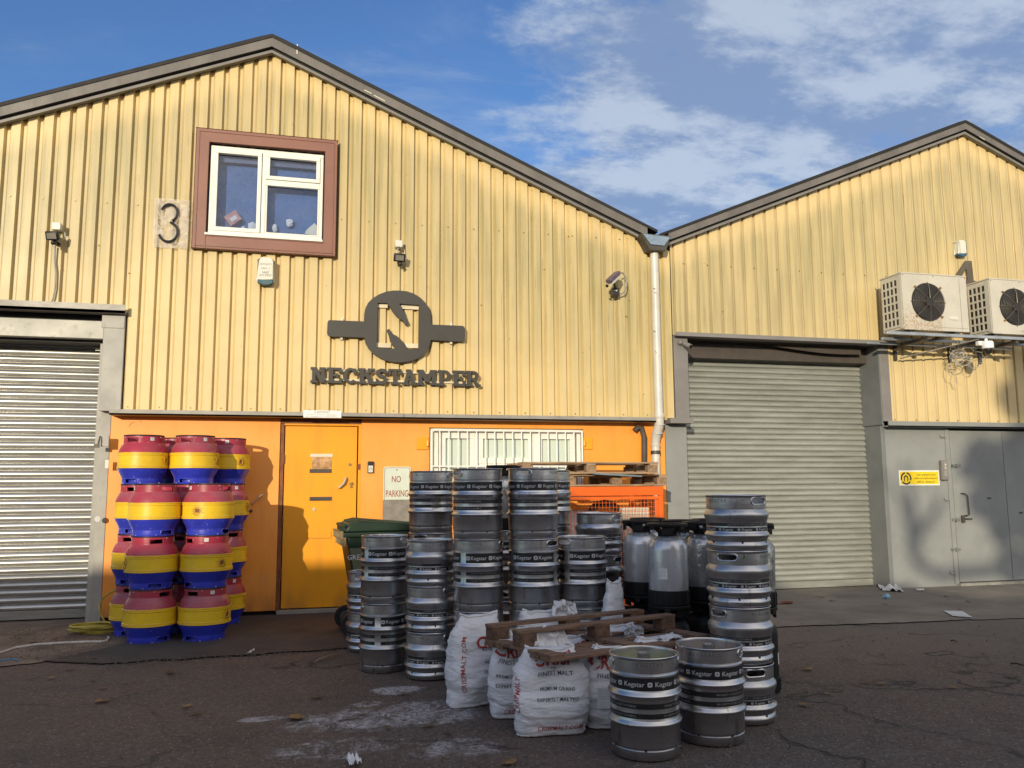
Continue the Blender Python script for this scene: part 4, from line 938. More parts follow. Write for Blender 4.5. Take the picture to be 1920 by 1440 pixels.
# no parking
e = empty('parking_sign', (1.08, 9.88, 1.45), 'pale NO PARKING sign with red letters, right of the orange door', 'sign')
def rrect(x0, z0, x1, z1, r_, n_=5):
    o_ = []
    for cx_, cz_, a0 in ((x1-r_, z0+r_, -90), (x1-r_, z1-r_, 0), (x0+r_, z1-r_, 90), (x0+r_, z0+r_, 180)): o_ += arc(cx_, cz_, r_, r_, a0, a0+90, n_)
    return o_
a, b = W(719, 875, 9.885), W(770, 938, 9.885)
P(MB().prism([rrect(a[0], b[1]-.02, b[0], a[1], .035)], 9.882, 9.888), 'sign_plate', 'sign_green', e)
P(MB().prism([rrect(a[0]+.012, b[1]-.01, b[0]-.012, a[1]-.012, .03), list(reversed(rrect(a[0]+.016, b[1]-.006, b[0]-.016, a[1]-.016, .027)))], 9.880, 9.882), 'border_line', 'ink_nop', e)
mb = MB(); wall_text(mb, 'NO', 743, 899, 9.8805, 12, 17, res=3, bold=.01); wall_text(mb, 'PARKING', 744.5, 926, 9.8805, 12.5, 42, res=3, bold=.01)
P(mb, 'lettering', 'ink_nop', e)
P(MB().cyl((W(744, 881, 9.88)[0], 9.877, W(744, 881, 9.88)[1]), (W(744, 881, 9.88)[0], 9.882, W(744, 881, 9.88)[1]), .008, 8), 'screw', 'dark_steel', e)
a2, b2 = W(718, 937, 9.88), W(775, 960, 9.88)
bp = MB().box(a2[0], b2[0]+.05, 9.876, 9.889, b2[1]-.25, a2[1]-.0)
tag(bp.build('backing_board', 'conc_panel'), 'bare grey board fixed below the NO PARKING sign', 'board')
# doorbell
e = empty('doorbell', (.78, 9.9, 1.65), 'slim video doorbell with black top and white lower half, by the orange door', 'doorbell')
X, Z = W(695, 876, 9.89)
P(MB().box(X-.036, X+.034, 9.868, 9.899, Z-.068, Z+.068), 'case', 'lamp_black', e, bevel=.006)
P(MB().box(X-.028, X+.026, 9.862, 9.868, Z-.062, Z+.018), 'front_plate', 'box_white', e, bevel=.003)
P(MB().ring((X, 9.861, Z-.02), (0, 1, 0), .014, .003, 20, 6), 'button_ring', 'galv_strip', e)
# clamping sign
e = empty('clamping_sign', (8.4, 9.89, 1.5), 'yellow wheel clamping notice with black circular symbol, on the grey wall', 'sign')
a, b = W(1685, 882, 9.892), W(1762, 910, 9.892)
P(MB().box(a[0], b[0], 9.890, 9.899, b[1], a[1]), 'sign_border', 'sign_white', e)
P(MB().box(a[0]+.018, b[0]-.018, 9.8865, 9.890, b[1]+.018, a[1]-.018), 'sign_face', 'sign_yellow', e)
mb = MB(); 
for i, (s_, wd) in enumerate((('Cars parked here', 37), ('without authorisation', 43), ('will be clamped', 33))): wall_text(mb, s_, 1736, 890+i*6.6, 9.8850, 4.2, wd, res=1, bold=.008)
P(mb, 'lettering', 'ink_black', e)
X, Z = W(1699, 897, 9.885); mb = MB()
for a0, a1 in ((100, 200), (215, 325), (-20, 80)): mb.prism(RING(X, Z, .088, .088, .066, .066, a0, a1), 9.8845, 9.8865)
mb.prism([arc(X, Z, .038, .045, 180, 0, 8)+[(X+.03, Z-.045), (X+.02, Z-.045), (X+.02, Z)]+arc(X, Z, .02, .025, 0, 180, 8)+[(X-.02, Z-.045), (X-.03, Z-.045)]], 9.8848, 9.8866)
P(mb, 'clamp_symbol', 'ink_black', e)
# keypad
e = empty('door_keypad', (8.9, 9.88, 1.6), 'grey metal entry keypad with two buttons beside the grey door', 'intercom')
a, b = W(1762, 863, 9.86), W(1777, 900, 9.86)
P(MB().box(a[0]+.01, b[0], 9.835, 9.885, b[1], a[1]), 'case', 'taupe', e, bevel=.008)
P(MB().box(a[0]+.035, b[0]-.02, 9.832, 9.835, b[1]+.05, a[1]-.02), 'face_plate', 'galv_strip', e)
for dz in (.075, .12): P(MB().box(a[0]+.055, b[0]-.04, 9.827, 9.832, a[1]-dz, a[1]-dz+.022), 'button', 'box_white', e)

# ---------------------------------------------------------------- air conditioners
def aircon(bx0, label, rusty):
    w_, d_, h_ = 1.03, .40, .77; z0 = 3.45
    e = empty('air_conditioner', (bx0, 9.13, z0), label, 'air conditioner', 'outdoor air units on the bracket frame')
    def Q(mb, name, m, par=None, **k): return mb.build(name, m, par or e, **k)
    Q(MB().box(.0, w_, .005, d_, .01, h_-.012), 'casing', 'ac', bevel=.006)
    cxx, czz, rr = .40, .385, .262
    circ = [(cxx+rr*cos(2*pi*i/48), czz+rr*sin(2*pi*i/48)) for i in range(48)]
    Q(MB().prism([[(0, 0), (w_, 0), (w_, h_-.01), (0, h_-.01)], circ], -.012, .004), 'front_panel', 'ac_front' if rusty else 'ac')
    Q(MB().box(-.01, w_+.01, -.02, d_+.01, h_-.012, h_+.006), 'lid', 'ac', bevel=.004)
    Q(MB().lathe([(rr-.004, 0), (rr, .0), (rr, .006), (rr-.01, .006)], 40).lathe([(rr-.006, .001), (.01, .002)], 40, capb=False, capt=False).move(Matrix.Translation((cxx, -.006, czz)) @ Matrix.Rotation(radians(90), 4, 'X')), 'fan_well', 'ac_dark')
    mb = MB()
    for k in range(4):
        a0 = k*pi/2+.4; n_ = 7; o_ = len(mb.v)
        for i in range(n_):
            for j in range(3):
                a = a0+i/n_*1.15; r_ = .06+j*.085+(.012 if i in (2, 3, 4) and j == 2 else 0); mb.v.append((cxx+r_*cos(a), -.018-.010*i/n_, czz+r_*sin(a)))
        for i in range(n_-1):
            for j in range(2): q = o_+i*3+j; mb.f.append((q, q+1, q+4, q+3))
    mb.cyl((cxx, -.012, czz), (cxx, -.05, czz), .062, 20)
    Q(mb, 'fan', 'ac_dark')
    mb = MB()
    for k in range(1, 12): mb.ring((cxx, -.05+.0016*k, czz), (0, 1, 0), rr*k/11.5, .0022, 36, 4)
    for k in range(8):
        a = k*pi/4; mb.tube([(cxx+.05*cos(a), -.054, czz+.05*sin(a)), (cxx+rr*.75*cos(a), -.050, czz+rr*.75*sin(a)), (cxx+(rr+.015)*cos(a), -.016, czz+(rr+.015)*sin(a))], .0045, 5)
    Q(mb, 'fan_guard', 'guard_wire')
    for k in range(4):
        a = k*pi/2+pi/4; Q(MB().cyl((cxx+(rr+.02)*cos(a), -.03, czz+(rr+.02)*sin(a)), (cxx+(rr+.02)*cos(a), -.01, czz+(rr+.02)*sin(a)), .016, 8), 'guard_clip', 'brass')
    # grid of openings in the left side: fins behind, frame in front
    Q(MB().box(-.004, .0, .06, d_-.04, .06, h_-.07), 'side_openings', 'ac_dark')
    mb = MB(); ny, nz_ = 4, 6
    for i in range(ny+1): yy = .06+(d_-.10)*i/ny; mb.box(-.012, -.003, yy-.012, yy+.012, .04, h_-.05)
    for j in range(nz_+1): zz = .06+(h_-.13)*j/nz_; mb.box(-.0115, -.0035, .03, d_-.02, zz-.014, zz+.014)
    mb.box(-.011, -.003, .0, .05, .02, h_-.03)
    Q(mb, 'side_grille', 'ac')
    Q(MB().box(w_-.30, w_-.18, -.022, -.012, .16, .20).box(w_-.28, w_-.20, -.024, -.020, .175, .185), 'panel_latch', 'box_white')
    Q(MB().box(w_-.115, w_-.110, -.0135, -.012, .02, h_-.03).box(w_-.58, w_-.02, -.0135, -.012, .045, .049), 'panel_seam', 'taupe')
    mb = MB()
    for x in (.02, .5, w_-.02): mb.cyl((x, -.018, h_-.03), (x, -.012, h_-.03), .006, 6)
    Q(mb, 'panel_screws', 'dark_steel')
    Q(MB().box(.12, .17, .02, d_-.02, -.04, .01).box(w_-.2, w_-.15, .02, d_-.02, -.04, .01), 'feet', 'dark_steel')
    return e
aircon(7.665, 'beige outdoor air unit with rust around its fan, complete and left of the other', True)
aircon(9.085, 'clean beige outdoor air unit cut off by the right edge of the picture', False)
e = empty('bracket_frame', (8.5, 9.6, 3.35), 'galvanised rail frame carrying the two outdoor air units', 'bracket')
X = W(1662, 627, 9.12)[0]
P(MB().box(X+.0, 11.5, 9.10, 9.145, 3.372, 3.412), 'front_rail', 'galv', e, bevel=.003)
P(MB().box(7.63, 11.5, 9.50, 9.545, 3.372, 3.412), 'back_rail', 'galv', e, bevel=.003)
x0 = W(1624, 634, 9.66)[0]; P(MB().box(x0, 9.9, 9.63, 9.67, 3.335, 3.365), 'lower_rail', 'galv', e, bevel=.003)
for X in (8.02, 8.93, 9.45, 10.4):
    P(MB().box(X, X+.04, 9.12, 9.80, 3.325, 3.368).box(X, X+.04, 9.765, 9.80, 3.14, 3.33), 'support_arm', 'dark_steel', e)
P(MB().bar((8.05, 9.70, 3.16), (8.85, 9.14, 3.36), .06, .012), 'diagonal_strap', 'dark_steel', e)
for X in (7.85, 8.5, 9.15, 9.8): P(MB().prism([[(X-.06, 3.412), (X+.06, 3.412), (X, 3.455)]], 9.13, 9.52), 'rubber_foot', 'dark_steel', e)
# dome camera
e = empty('dome_camera', (8.6, 9.0, 3.2), 'white dome camera with black globe hanging below the air unit rail', 'security camera')
X, Z = W(1852, 650, 9.04)
P(MB().lathe([(.03, .075), (.066, .07), (.074, .05), (.074, -.02), (.066, -.028)][::-1], 24, (X, 9.04, Z)), 'housing', 'sign_white', e)
P(MB().sphere((X, 9.04, Z-.03), .058, 20, 12, scz=1.25), 'globe', 'lamp_black', e)
P(MB().obox((X-.07, 9.09, Z+.05), (.10, .06, .06)).cyl((X-.02, 9.04, Z+.05), (X-.02, 9.04, Z+.11), .02, 10), 'mount', 'sign_white', e, bevel=.006)
# cable tangle
mb = MB(); Rt = random.Random(3)
for k in range(9):
    X, Z = W(1800+Rt.uniform(-14, 30), 660+Rt.uniform(-6, 16), 9.45); pts = []; rx, rz_ = Rt.uniform(.05, .13), Rt.uniform(.03, .10); a0 = Rt.uniform(0, 6)
    for i in range(22):
        a = a0+i*.42; pts.append((X+rx*cos(a)*(1+.1*i/22), 9.45+Rt.uniform(-.02, .02)+.02*sin(a*.7), Z+rz_*sin(a)-.003*i))
    mb.tube(pts, .0030, 5)
for a, b in (((1786, 632), (1778, 705)), ((1795, 640), (1793, 722)), ((1804, 660), (1820, 690)), ((1830, 690), (1850, 668)), ((1782, 690), (1800, 722))):
    p, q = W(*a, 9.45), W(*b, 9.6); pts = [(p[0]+(q[0]-p[0])*t_/8+.025*sin(t_*1.7), 9.45+.15*t_/8, p[1]+(q[1]-p[1])*t_/8) for t_ in range(9)]
    mb.tube(pts, .0035, 5)
tag(mb.build('cable_tangle', 'hose_w'), 'loose tangle of thin pale cables dangling below the air units', 'cables')

# ---------------------------------------------------------------- kegs
KR = .195
def slot_cut(prof, zrows, seg, half):
    """skip function that opens hand holes at theta = 0 and 180"""
    idx = {i for i in range(len(prof)-1) if any(abs((prof[i][1]+prof[i+1][1])/2-(a+b)/2) < abs(b-a)*.51 and prof[i][0] > .15 for a, b in [zrows])}
    return idx
def cyl_text(mb, s, z, r_, th0, size, res=1, xs=1.0, bold=0.0, spacing=1.0):
    put_text(mb, s, lambda a, b: (r_*sin(th0+a*size/r_), -r_*cos(th0+a*size/r_), z+b*size), res=res, xs=xs, bold=bold, spacing=spacing)
def logo_sq(mb, z, r_, th0, h_):
    """little rounded square badge with a star hole"""
    o_ = rrect(-h_/2, -h_/2, h_/2, h_/2, h_*.25, 2); st_ = []
    for i in range(10):
        q = h_*(.30 if i % 2 == 0 else .13); a = pi/2+i*pi/5; st_.append((q*cos(a), q*sin(a)))
    tri = tessellate_polygon([[Vector((x, y, 0)) for x, y in o_], [Vector((x, y, 0)) for x, y in reversed(st_)]])
    fl = o_+list(reversed(st_)); mb.add([(r_*sin(th0+x/r_), -r_*cos(th0+x/r_), z+y) for x, y in fl], [tuple(t) for t in tri])
def band(z0, z1, r_, gaps=None):
    mb = MB(); n_ = 72
    for j in range(n_):
        a, b = 2*pi*j/n_, 2*pi*(j+1)/n_
        if gaps and any(g_[0] <= j < g_[1] for g_ in gaps): continue
        mb.add([(r_*sin(a), -r_*cos(a), z0), (r_*sin(b), -r_*cos(b), z0), (r_*sin(b), -r_*cos(b), z1), (r_*sin(a), -r_*cos(a), z1)], [(0, 1, 2, 3)])
    return mb
NS = 60
def keg(kind, steel='steel'):
    tall = kind in 'AB'
    e = empty('beer_keg', (0, 0, 0), 'x', 'beer keg', 'steel beer kegs stacked in the yard')
    r = KR
    if tall:
        H = .55; zc0, zc1 = .462, .55; zs = .512
        prof = [(.150, .012), (.170, .0), (.178, .001), (.182, .006), (.183, .050), (.179, .054), (.183, .058), (.186, .075), (.186, .170), (.190, .176), (.197, .183), (.199, .190), (.196, .198), (.188, .206), (.1855, .212),
                (.1855, .318), (.188, .326), (.196, .337), (.199, .345), (.196, .353), (.188, .362), (.186, .366), (.186, .452), (.181, .457), (.178, .461), (.1835, .466), (.184, zs-.021), (.184, zs-.013), (.184, zs+.013), (.184, zs+.021), (.184, .538), (.187, .543), (.189, .547), (.187, .5505), (.182, .550), (.180, .545),
                (.180, .533), (.180, .525), (.180, .499), (.180, .491), (.180, .47), (.168, .462), (.10, .480), (.0405, .486)]
        rows = [26, 27, 28]
    else:
        H = .345; zs = .306
        prof = [(.150, .010), (.168, .0), (.176, .001), (.180, .005), (.184, .016), (.189, .028), (.189, .036), (.184, .050), (.180, .055), (.182, .060), (.186, .066), (.186, .072), (.190, .078), (.197, .086), (.199, .094), (.196, .103), (.189, .110), (.186, .114),
                (.186, .176), (.188, .182), (.192, .194), (.198, .212), (.199, .224), (.196, .234), (.186, .246), (.181, .254), (.178, .258), (.183, .262), (.184, zs-.020), (.184, zs-.013), (.184, zs+.013), (.184, zs+.020), (.184, .333), (.187, .338), (.189, .342), (.187, .3455), (.182, .345), (.180, .340),
                (.180, .326), (.180, .319), (.180, .293), (.180, .286), (.180, .266), (.168, .258), (.10, .272), (.0405, .278)]
        rows = [28, 29, 30]
    mid = [i for i in range(len(prof)-1) if abs(prof[i][1]+prof[i+1][1]-2*zs) < .003 and abs(prof[i][1]-prof[i+1][1]) < .03]
    rows = [mid[0]-1, mid[0], mid[0]+1]; inner = [mid[1]-1, mid[1], mid[1]+1]
    def skip(i, j):
        j = (j+.5) % NS; d = min(j, NS-j, abs(j-NS/2))
        if i in (rows[1], inner[1]): return d < 3
        if i in (rows[0], rows[2], inner[0], inner[2]): return d < 2
        return False
    mb = MB().lathe(prof, NS, skip=skip)
    for th in (0, pi):
        pts = [(th+x/.1845, zs+y) for x, y in rrect(-.062, -.021, .062, .021, .018, 4)]
        mb.tube([(.184*sin(a), -.184*cos(a), z) for a, z in pts], .0055, 6, True)
    mb.build('keg_shell', steel, e, ang=38)
    # drain notches
    mb = MB()
    for k in range(6):
        a = k*pi/3+.35; z = .058 if tall else .052; q = .1835 if tall else .1845
        mb.cyl((q*sin(a), -q*cos(a), z), ((q+.003)*sin(a), -(q+.003)*cos(a), z), .0065, 8)
    mb.build('drain_notches', 'rubber', e)
    v_ = MB().lathe([(.041, .0), (.041, .016), (.033, .020), (.033, .052), (.037, .054), (.037, .062), (.031, .062), (.029, .050), (.012, .048)], 24, (0, 0, .485 if tall else .277))
    v_.build('valve', 'steel_dark', e)
    mb = MB()
    for th in (pi/2, -pi/2): cyl_text(mb, 'KEGSTAR', zs+.002, .1852, th, .030, 2, spacing=1.25)
    mb.build('embossed_lettering', 'emboss', e)
    mb = MB()
    for th in (pi/2, -pi/2): cyl_text(mb, '%', zs, .1848, th+.55, .024, 1)
    mb.build('stamped_mark', 'steel_dark', e)
    FINE = 'PROPERTY OF KEGSTAR. FOR EMPTY KEG COLLECTION EMAIL '
    if kind == 'A':
        b = band(.374, .444, .1868).build('label_band', 'label', e); mb = MB()
        for k in range(7):
            th = k*2*pi/7+.2; cyl_text(mb, 'Kegstar', .408, .1874, th, .036, 2, bold=.012); logo_sq(mb, .409, .1874, th-.44, .026)
        mb.build('lettering', 'letter', b)
        for z0, z1 in ((.276, .305), (.224, .252)):
            b = band(z0, z1, .1862).build('label_band', 'label', e); mb = MB()
            for k in range(2): cyl_text(mb, FINE, (z0+z1)/2, .1866, k*pi, .0155, 0, bold=.01)
            mb.build('lettering', 'letter_dim', b)
    elif kind == 'B':
        gaps = [(0, 3), (24, 27), (48, 51)]
        def seg(z0, z1, k): return band(z0, z1, .1868 if z1 > .4 else .1862, [(0, 3+24*k), (24+24*k, 72)]).build('label_band', 'label', e)
        for k in range(3):
            b = seg(.370, .444, k); mb = MB()
            for q in (0, 1): th = 2*pi*(3+21*(q*.5+.25)+24*k)/72; cyl_text(mb, 'Kegstar', .406, .1874, th+.06, .0385, 2, bold=.014); logo_sq(mb, .407, .1874, th-.37, .030)
            mb.build('lettering', 'letter', b)
        for z0, z1 in ((.276, .303), (.222, .250)):
            for k in range(3):
                b = seg(z0, z1, k); mb = MB(); cyl_text(mb, 'FOR EMPTY KEG COLLECTION EMAIL KEGSTAR', (z0+z1)/2, .1866, 2*pi*(13.5+24*k)/72, .0125, 0)
                mb.build('lettering', 'letter_dim', b)
    else:
        b = band(.120, .144, .1866).build('label_band', 'label', e); mb = MB()
        for k in range(10):
            th = k*2*pi/10+.1; cyl_text(mb, 'Kegstar', .1315, .1871, th, .022, 1, bold=.012); logo_sq(mb, .132, .1871, th-.27, .014)
        mb.build('lettering', 'letter', b)
        b = band(.152, .172, .1866).build('label_band', 'label', e); mb = MB()
        for k in range(2): cyl_text(mb, FINE, .162, .1871, k*pi, .0155, 0, bold=.01)
        mb.build('lettering', 'letter_dim', b)
    if tall: e.scale = (1, 1, .941)
    else: e.scale = (1, 1, .982)
    return e
KP = {}; KUSED = set(); HK = {'A': .519, 'B': .519, 'C': .340}
GK = 'steel beer kegs stacked in the yard'
def place_keg(kind, x, y, z, slot, label):
    rz = atan2(-x, y)+radians(slot)
    x += R.uniform(-.003, .003); y += R.uniform(-.003, .003)
    if kind not in KP:
        KP[kind] = o = keg(kind, 'steel2' if kind == 'A' else 'steel'); o.location = (x, y, z); o.rotation_euler = (0, 0, rz); o['label'] = label; return o
    return copy_tree(KP[kind], (x, y, z), rz, label, GK)
def stack(x, y, spec, labels):
    z = 0; o = None
    for (k, s), lb in zip(spec, labels):
        o = place_keg(k, x, y, z, s, lb); z += HK[k]
    return o, z
front, _ = stack(1.83, 4.34, [('A', -80)], ['tall single keg at the front with a yellow-green lid label, left of its twin'])
f2, _ = stack(2.29, 4.47, [('A', 78)], ['tall single keg at the front with a tan lid label, right of the malt sacks'])
for o, m in ((front, 'ylabel'), (f2, 'tlabel')):
    MB().lathe([(.045, .484), (.10, .4815), (.155, .468)], 40, capb=False, capt=False).build('lid_label', m, o)
SD = 'squat keg'
stack(2.67, 4.78, [('C', 25), ('C', -45), ('C', -20), ('C', 50)],
      ['%s, %s of the four-high stack by the grey-green shutter' % (SD, q) for q in ('lowest', 'second from the bottom', 'third from the bottom', 'topmost')])
TB = 'tall keg with gapped black labels'; TA = 'tall keg with unbroken black band'
stack(.655, 6.80, [('B', 98), ('B', 62)], [TB+', lower of the leftmost two-high stack', TB+', upper of the leftmost two-high stack'])
stack(.979, 6.45, [('C', 52), ('C', 50), ('C', -86)],
      ['%s, %s of the three-high stack behind the tall malt sack' % (SD, q) for q in ('bottom', 'middle', 'top')])
stack(1.074, 7.10, [('B', 20), ('B', -30), ('A', -112)], ['%s, %s of the stack behind the leftmost squat kegs' % (k, q) for k, q in ((TB, 'bottom'), (TB, 'middle'), (TA, 'top'))])
stack(1.293, 6.17, [('B', 28), ('B', 76), ('A', -58)],
      ['%s, %s of the stack behind the pallet\'s left end' % (k, q) for k, q in ((TB, 'bottom'), (TB, 'middle'), (TA, 'top'))])
stack(1.697, 6.08, [('B', 32), ('B', 52), ('A', -22)],
      ['%s, %s of the middle three-high stack' % (k, q) for k, q in ((TB, 'bottom'), (TB, 'middle'), (TA, 'top'))])
stack(2.06, 6.88, [('A', 20), ('B', 10), ('A', -70)],
      ['%s, %s of the rear stack beside the orange cage' % (k, q) for k, q in ((TA, 'bottom'), (TB, 'middle'), (TA, 'top'))])
stack(2.09, 6.12, [('B', 70), ('B', -44)], [TB+', lower of the pair left of the foil kegs', TB+', upper of the pair left of the foil kegs'])
stack(2.41, 6.60, [('A', 10), ('C', 60), ('C', 58)],
      ['%s, %s of the stack between cage and foil kegs' % (k, q) for k, q in ((TA, 'bottom'), (SD, 'middle'), (SD, 'top'))])
stack(.60, 7.62, [('C', 30), ('C', -20)], [SD+', lower of the pair beside the green bin wheel', SD+', upper of the pair beside the green bin wheel'])
_, ztop_k = stack(1.76, 7.32, [('B', 0), ('B', 30)], [TB+', lower one beneath the highest foil keg', TB+', upper one beneath the highest foil keg'])
# small weed caught in the second keg of the right stack
mb = MB(); X, Y_, Z = 2.60, 4.578, .98
for k in range(9):
    a = R.uniform(0, 6); q = Vector((R.uniform(-.012, .012), -.01, R.uniform(-.02, .02))); mb.add([(X+q.x, Y_+q.y, Z+q.z), (X+q.x+.014*cos(a), Y_+q.y-.006, Z+q.z+.014*sin(a)), (X+q.x+.018*cos(a+.5), Y_+q.y-.004, Z+q.z+.018*sin(a+.5))], [(0, 1, 2)])
tag(mb.build('weed_sprig', 'weed', smooth=False), 'sprig of green weed at the handle hole of the right keg stack', 'weed')

# ---------------------------------------------------------------- casks
def cask():
    e = empty('cask', (0, 0, 0), 'x', 'cask', 'plastic beer casks stacked by the orange wall'); n_ = 64
    def win(rows):
        def skip(i, j):
            j = (j+.5) % n_; d = min(j, n_-j, abs(j-n_/2)); return i in rows and d < 3.1
        return skip
    # blue base
    pr = [(.150, .02), (.165, .0), (.186, .0), (.189, .004), (.190, .013), (.190, .051), (.190, .060), (.193, .066), (.204, .090), (.220, .120), (.232, .146), (.236, .160)]
    mb = MB().lathe(pr, n_, skip=win([i for i in range(len(pr)-1) if abs(pr[i][1]+pr[i+1][1]-.064) < .002]), capt=False)
    for th in (0, pi):
        mb.tube([(.1905*sin(th+x/.19), -.1905*cos(th+x/.19), .032+y) for x, y in rrect(-.062, -.0225, .062, .0225, .010, 3)], .0045, 6, True)
    for k in range(-3, 4): a = radians(95)+k*.085; l_ = .045-.004*abs(k)**1.5; mb.bar((.214*sin(a), -.214*cos(a), .150-l_), (.233*sin(a), -.233*cos(a), .155), .010, .012)
    mb.build('base_shell', 'blue', e, ang=40)
    MB().lathe([(.15, .02), (.15, .055), (.001, .06)], 32, capb=False, capt=False).build('inner_base', 'blue', e)
    # band
    pr = [(.236, .156), (.2425, .158), (.2425, .166), (.2385, .168), (.2385, .172), (.2415, .174), (.2415, .182), (.2365, .186), (.2365, .284), (.2415, .288), (.2415, .296), (.2385, .298), (.2385, .302), (.2425, .304), (.2425, .312), (.236, .315)]
    MB().lathe(pr, n_, capb=False, capt=False).build('band', 'yellow', e, ang=30)
    # maroon top
    pr = [(.235, .314), (.231, .330), (.220, .362), (.206, .388), (.196, .404), (.190, .412), (.190, .417), (.190, .420), (.190, .459), (.190, .468), (.190, .478), (.182, .482), (.178, .470), (.178, .459), (.178, .420), (.178, .415), (.12, .412), (.001, .420)]
    mb = MB().lathe(pr, n_, skip=win([i for i in range(len(pr)-1) if abs(pr[i][1]+pr[i+1][1]-.879) < .002]), capb=False)
    for th in (0, pi):
        mb.tube([(.1905*sin(th+x/.19), -.1905*cos(th+x/.19), .4395+y) for x, y in rrect(-.062, -.0225, .062, .0225, .010, 3)], .0045, 6, True)
    for k in range(-3, 4): a = radians(95)+k*.085; l_ = .048-.004*abs(k)**1.5; mb.bar((.233*sin(a), -.233*cos(a), .318), (.213*sin(a), -.213*cos(a), .322+l_), .010, .012)
    mb.build('top_shell', 'maroon', e, ang=40)
    MB().lathe([(.180, .478), (.191, .478), (.193, .484), (.191, .492), (.182, .492), (.179, .486)], n_, capb=False, capt=False).build('rim_ring', 'rubber', e)
    # sun emblem round the side bung
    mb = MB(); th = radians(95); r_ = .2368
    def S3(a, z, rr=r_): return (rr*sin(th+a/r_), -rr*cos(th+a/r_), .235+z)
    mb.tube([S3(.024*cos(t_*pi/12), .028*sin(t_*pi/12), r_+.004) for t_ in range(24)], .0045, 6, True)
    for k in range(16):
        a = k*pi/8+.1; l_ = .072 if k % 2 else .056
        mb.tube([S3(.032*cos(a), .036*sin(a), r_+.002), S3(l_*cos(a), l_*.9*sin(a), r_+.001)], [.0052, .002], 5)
    mb.build('sun_emblem', 'yellow_shade', e)
    MB().cyl(S3(0, 0, r_-.01), S3(0, 0, r_+.003), .020, 20).build('side_bung', 'brown_edge', e)
    mb = MB()
    for k in range(6): a = k*pi/3+.5; mb.sphere((.190*sin(a), -.190*cos(a), .468), .0048, 8, 5); mb.sphere((.190*sin(a), -.190*cos(a), .012), .0048, 8, 5)
    mb.build('rivets', 'chrome', e)
    for a0 in (radians(52), radians(-120)):
        s_ = MB()
        for i in range(4):
            a, b = a0+i*.05, a0+(i+1)*.05; s_.add([(.1912*sin(a), -.1912*cos(a), .432), (.1912*sin(b), -.1912*cos(b), .432), (.1912*sin(b), -.1912*cos(b), .466), (.1912*sin(a), -.1912*cos(a), .466)], [(0, 1, 2, 3)])
        st_ = s_.build('sticker', 'paper', e)
        t_ = MB()
        for z, q in ((.458, 'CASK'), (.449, '9 GAL'), (.440, '51')): cyl_text(t_, q, z, .1917, a0+.1, .010, 0)
        t_.build('lettering', 'ink_grey', st_)
    return e
CK = None; HC = .489
def cask_stack(x, y, n_, rots, where, names):
    global CK
    for i in range(n_):
        xx, yy = x+R.uniform(-.006, .006), y+R.uniform(-.006, .006); rz = atan2(-x, y)+radians(rots[i]); lb = 'tricolour cask, %s of %s' % (names[i], where)
        if CK is None:
            CK = cask(); CK.location = (xx, yy, i*HC); CK.rotation_euler = (0, 0, rz); CK['label'] = lb
        else: copy_tree(CK, (xx, yy, i*HC), rz, lb, 'plastic beer casks stacked by the orange wall')
N3, N4 = ('bottom', 'middle', 'top'), ('bottom', 'second from the bottom', 'third from the bottom', 'top')
cask_stack(-1.372, 8.60, 3, [40, -170, 38], 'the three-high front stack at the left', N3)
cask_stack(-.872, 8.57, 3, [-38, -60, -120], 'the three-high front stack nearest the orange door', N3)
cask_stack(-1.575, 9.05, 4, [-20, -30, -25, -35], 'the four-high stack beside the silver shutter', N4)
cask_stack(-1.075, 9.05, 4, [60, -40, 10, -28], 'the four-high stack behind the two front stacks', N4)
cask_stack(-.800, 9.50, 4, [-20, 30, -25, -60], 'the four-high stack against the wall nearest the door', N4)
cask_stack(-1.32, 9.52, 4, [60, 30, 50, 55], 'the four-high stack hidden deepest against the wall', N4)

